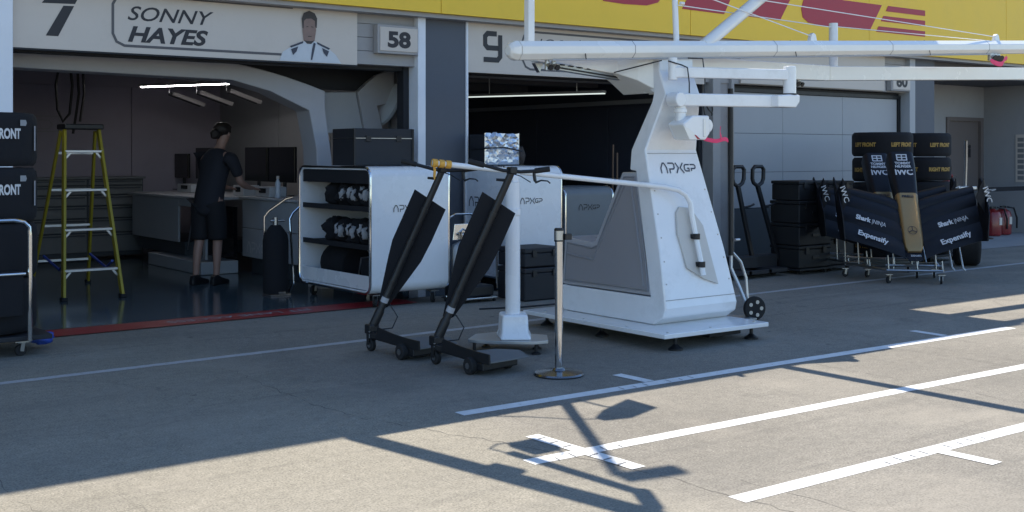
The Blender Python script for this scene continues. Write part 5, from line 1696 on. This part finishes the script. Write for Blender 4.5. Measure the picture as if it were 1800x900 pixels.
def front_wing(label):
    t = thing('front_wing', label, 'front wing')
    ax = Vector((0, -1, -1.05)).normalized()         # nose axis, towards the tip
    nn = Vector((0, -1.05, 1)).normalized()          # nose upper face
    zc = lambda y: 1.42 - (.62 - y) * 1.05

    def sec(y, z, w, h, rr=.28, n=4):
        out = []
        r = min(w, h) * rr
        for px_, pz_ in rrect(0, 0, w, h, r, n):
            out.append(Vector((px_, y, z)) + nn * pz_)
        out = [Vector((p[0], p[1], p[2])) for p in out]
        return out
    S = [(y, zc(y), w, h) for y, w, h in ((.62, .36, .24), (.48, .36, .25), (.20, .305, .23), (.165, .30, .225), (-.10, .275, .18), (-.28, .26, .13), (-.355, .235, .095), (-.395, .17, .05))]
    MB().loft([sec(*q) for q in S[:4]]).build('nose_cowl', 'carbon', t, smooth=50)
    tip = MB().loft([sec(*q) for q in [(S[3][0] - .001, S[3][1] - .001, S[3][2], S[3][3])] + S[4:]]).build('nose_tip', 'gold', t, smooth=50)
    MB().box((-.17, .58, 1.30), (.17, .66, 1.44)).build('bulkhead', 'black_plastic', t, .02)
    yd = -ax
    onf = lambda k, th: Vector((0, .62 - k * .69, zc(.62 - k * .69))) + nn * (th / 2 + .002)
    text('IWC', 'white_text', t, plane_map(onf(.38, .235), XR, yd, .003), .125, bold=.004, width=.235)
    text('TOMMY', 'white_text', t, plane_map(onf(.215, .24), XR, yd, .003), .058, bold=.002, width=.215)
    text('HILFIGER', 'white_text', t, plane_map(onf(.265, .24), XR, yd, .003), .052, bold=.002, width=.215)
    b = MB()
    fmn = plane_map(onf(.10, .24), XR, yd, .004)
    for pts in ([(-.065, -.045), (.065, -.045), (.065, .045), (-.065, .045), (-.065, -.045)], [(-.065, .0), (.065, 0)], [(0, -.045), (0, .045)]):
        stroke(b, pts, .016, fmn)
    b.build('flag_mark', 'white_text', t, smooth=0)
    text('PIRELLI', 'print_dark', tip, plane_map(Vector((0, .115, zc(.115))) + nn * .112, XR, yd, .003), .045, bold=.002, width=.15)
    b = MB()
    fmn = plane_map(Vector((0, -.215, zc(-.215))) + nn * .080, XR, yd, .004)
    ring = [(.058 * math.cos(a * math.pi / 12), .058 * math.sin(a * math.pi / 12)) for a in range(25)]
    stroke(b, ring, .006, fmn)
    for a in (90, 210, 330):
        stroke(b, [(0, 0), (.056 * math.cos(R(a)), .056 * math.sin(R(a)))], .010, fmn)
    b.build('star_emblem', 'print_dark', tip, smooth=0)
    # wing elements, each its own slat
    for s_ in (-1, 1):
        for k, (zi0, zi1, zo0, zo1, y0, y1) in enumerate(((.29, .47, .50, .70, -.40, -.22), (.465, .66, .695, .88, -.21, -.06), (.655, .82, .875, 1.03, -.05, .08), (.815, .93, 1.025, 1.10, .07, .17))):
            secs = []
            for j in range(9):
                f = j / 8
                x = s_ * (.13 + .76 * f)
                g = f ** .8
                za, zb = zi0 + (zo0 - zi0) * g, zi1 + (zo1 - zi1) * g
                dy = -.10 * (1 - f) + .06 * f * f
                row = []
                for c in range(6):
                    u_ = c / 5
                    row.append((x, y0 + (y1 - y0) * u_ + dy + .028 * math.sin(u_ * math.pi) * -1, za + (zb - za) * u_))
                back = [(p[0], p[1] + .012, p[2] - .004) for p in reversed(row)]
                secs.append(row + back)
            el = MB().loft(secs).build('wing_element', 'carbon', t, smooth=50)
            if k < 2:
                x = .53 * s_
                f = (.53 - .13) / .76
                g = f ** .8
                zm = (zi0 + (zo0 - zi0) * g + zi1 + (zo1 - zi1) * g) / 2
                ym = (y0 + y1) / 2 - .10 * (1 - f) + .06 * f * f - .028
                xd = Vector((1, s_ * .10, s_ * .295 * (1 if k == 0 else .85)))
                yd2 = Vector((0, (y1 - y0), (zi1 - zi0)))
                yd2 = (yd2 - xd.normalized() * yd2.dot(xd.normalized())).normalized()
                c0 = Vector((x, ym, zm))
                nrm = xd.normalized().cross(yd2)
                if k == 0:
                    text('Expensify', 'white_text', el, plane_map(c0 - yd2 * .035, xd, yd2, .022), .105, bold=.003, width=.40)
                else:
                    text('Shark', 'white_text', el, plane_map(c0 - yd2 * .03 - xd.normalized() * .10, xd, yd2, .012), .088, bold=.004, width=.20)
                    text('|NINJA', 'white_text', el, plane_map(c0 - yd2 * .03 + xd.normalized() * .11, xd, yd2, .012), .080, bold=.0, width=.18)
        ep = MB()
        pts = [(-.50, .50), (-.46, .80), (-.20, 1.05), (.12, 1.20), (.20, 1.17), (.14, .95), (.10, .62), (-.10, .47)]
        ep.loft([[(s_ * (.895 + .10 * (z - .5)), y, z) for y, z in pts], [(s_ * (.909 + .10 * (z - .5)), y, z) for y, z in pts]])
        epo = ep.build('endplate', 'carbon', t)
        # small outward fin in front, lettered
        fn = MB().loft([[(s_ * .80, -.30, .98), (s_ * .905, -.28, 1.20), (s_ * .985, -.20, 1.02), (s_ * .93, -.28, .78)], [(s_ * .80, -.285, .98), (s_ * .905, -.265, 1.20), (s_ * .985, -.185, 1.02), (s_ * .93, -.265, .78)]]).build('fin', 'carbon', epo)
        text('IWC', 'white_text', fn, plane_map((s_ * .915, -.305, 1.0), Vector((.33 * 1, 0, -.94)), Vector((.94, 0, .33)), .012), .095, bold=.001, width=.19)
    MB().loft([[(-.13, -.40, .33), (.13, -.40, .33), (.13, -.30, .42), (-.13, -.30, .42)], [(-.09, -.50, .26), (.09, -.50, .26), (.09, -.44, .32), (-.09, -.44, .32)]]).build('neutral_section', 'carbon', t, .01)
    text('zoom', 'white_text', t, plane_map((0, -.50, .31), XR, Vector((0, .55, .6)), .012), .05, width=.13)
    # wheeled stand
    stn = MB()
    for pts in ([(-.36, -.42, .15), (.36, -.42, .15)], [(-.36, -.34, .20), (.36, -.34, .20)], [(-.82, .25, .17), (-.36, -.42, .15)], [(.40, .30, .17), (.36, -.42, .15)], [(-.82, .25, .17), (.42, .30, .17)], [(-.82, .25, .24), (-.3, .0, .24)]):
        stn.tube(pts, .014, 8)
    stand = stn.build('stand_frame', 'steel', t)
    for x, y, z1 in ((-.80, .22, .50), (-.64, .10, .48), (-.52, -.1, .24), (-.33, -.40, .32), (-.25, -.30, .42), (.04, -.40, .25), (.28, -.38, .34), (.36, -.40, .26), (.42, .28, .5)):
        MB().cyl((x, y, .15), (x - .01, y + .01, z1), .010, n=8).build('stand_post', 'steel', stand)
    for x in (.52, .66):
        MB().tube([(x, .10, .55), (x + .02, .05, .35), (x + .05, -.02, .15), (x + .08, -.03, .12)], .013, 8).build('stand_leg', 'steel', stand)
    for x, y in ((-.80, .25), (-.33, -.40), (.34, -.40), (.40, .28)):
        caster(t, x, y, .042, 1.0 + x)
    return t


fw1 = front_wing('black front wing with a gold nose tip on a chrome wheeled stand')
fw1['group'] = 'front wings on stands'
fw2 = copy_tree(fw1)
fw1.location = (11.60, 7.86, 0)
fw1.rotation_euler.z = R(-46)
fw1.scale = (.84, .96, .98)
fw2.scale = (.84, .96, .97)
fw2['label'] = 'second black front wing standing partly hidden behind the gold-tipped one'
fw2.location = (11.60 - .08 * .79 + .62 * .61, 7.86 + .08 * .61 + .62 * .79, 0)
fw2.rotation_euler.z = R(-43)

# ------------------------------------------------------------------ small things on the right
for k, (x, y) in enumerate(((18.95, 11.15), (19.36, 11.20))):
    t = thing('fire_extinguisher', ['red fire extinguisher, the left one of the pair by the pale wall', 'red fire extinguisher, the right one of the pair by the pale wall'][k], 'extinguisher', (x, y, 0), group='fire extinguishers', world=True)
    MB().lathe([(.10, .0), (.145, .015), (.15, .05), (.15, .36), (.13, .42), (.06, .46), (.04, .48)], (x, y, .004), 22).build('cylinder', 'ext_red', t)
    MB().box((x - .06, y - .02, .48), (x + .10, y + .02, .52)).cyl((x, y, .45), (x, y, .5), .035).build('valve', 'black_plastic', t, .005)
    MB().tube([(x + .08, y - .05, .50), (x + .20, y - .10, .48), (x + .27, y - .12, .30), (x + .30, y - .10, .12)], .016, 8).build('hose', 'black_plastic', t)
    MB().box((x - .03, y - .154, .2), (x + .05, y - .148, .33)).build('label_plate', 'board_white', t)
bp_ = thing('barrier_belt', 'black retractable belt stretched to the pale wall on the right', 'barrier', (18.9, 11.0, 0), world=True)
MB().box((18.20, 10.86, .80), (20.19, 10.864, .875), Matrix.Identity(4)).build('belt', 'black_fabric', bp_)
text('apxgp', 'white_text', bp_, plane_map((18.40, 10.86, .82), XR, UP), .05, shear=.3, width=.32)
MB().cyl((18.18, 10.862, .02), (18.18, 10.862, .95), .03).lathe([(.16, .004), (.16, .02), (.04, .035)], (18.18, 10.862, 0), 20).build('post', 'black_plastic', bp_)
ps = thing('notice', 'pale printed notice sheet on the wall at the right edge', 'poster', (20.19, 11.2, .9), world=True)
box('sheet', (20.185, 10.9, .93), (20.199, 11.42, 1.80), 'board_white', ps)
for k in range(8):
    z = 1.74 - k * .10
    for j in range(3):
        MB().box((20.180, 11.26 - j * .14, z - .07), (20.184, 11.38 - j * .14, z)).build('print_block', 'mark_dark', ps)
cr2 = thing('trolley_handle', 'thin grey upright trolley handle with red tubes behind the right wing end', 'handle', (15.6, 9.6, 0), world=True)
MB().tube([(15.52, 9.55, 1.64), (15.60, 9.6, 1.32), (15.58, 9.6, .9), (15.55, 9.65, .1)], .022, 8).build('upright', 'steel', cr2)
MB().tube([(15.10, 9.6, .9), (15.16, 9.6, 1.12), (15.24, 9.6, 1.14), (15.28, 9.6, .95)], .016, 8).tube([(15.0, 9.65, .9), (15.08, 9.65, 1.04), (15.3, 9.65, 1.05)], .016, 8).build('red_tube', 'ext_red', cr2)
MB().box((14.95, 9.5, .12), (15.75, 9.9, .9)).build('trolley_body', 'black_case', cr2, .02)
MB().box((15.2, 9.48, .92), (15.7, 9.8, .97)).build('tray', 'alu', cr2, .01)
for x in (15.05, 15.65):
    MB().cyl((x - .02, 9.55, .06), (x + .02, 9.55, .06), .06, n=14).build('wheel', 'rubber', cr2)
ty = MB().lathe([(.16, -.16), (.33, -.16), (.36, -.12), (.36, .12), (.33, .16), (.16, .16)], (0, 0, 0), 36, Matrix.Translation((13.75, 8.45, .36)) @ Matrix.Rotation(R(90), 4, 'X') @ Matrix.Rotation(R(35), 4, 'Y')).build('loose_tyre', 'rubber', None, .02)
tag(ty, 'bare dark tyre standing upright behind the right end of the wing', 'tyre')
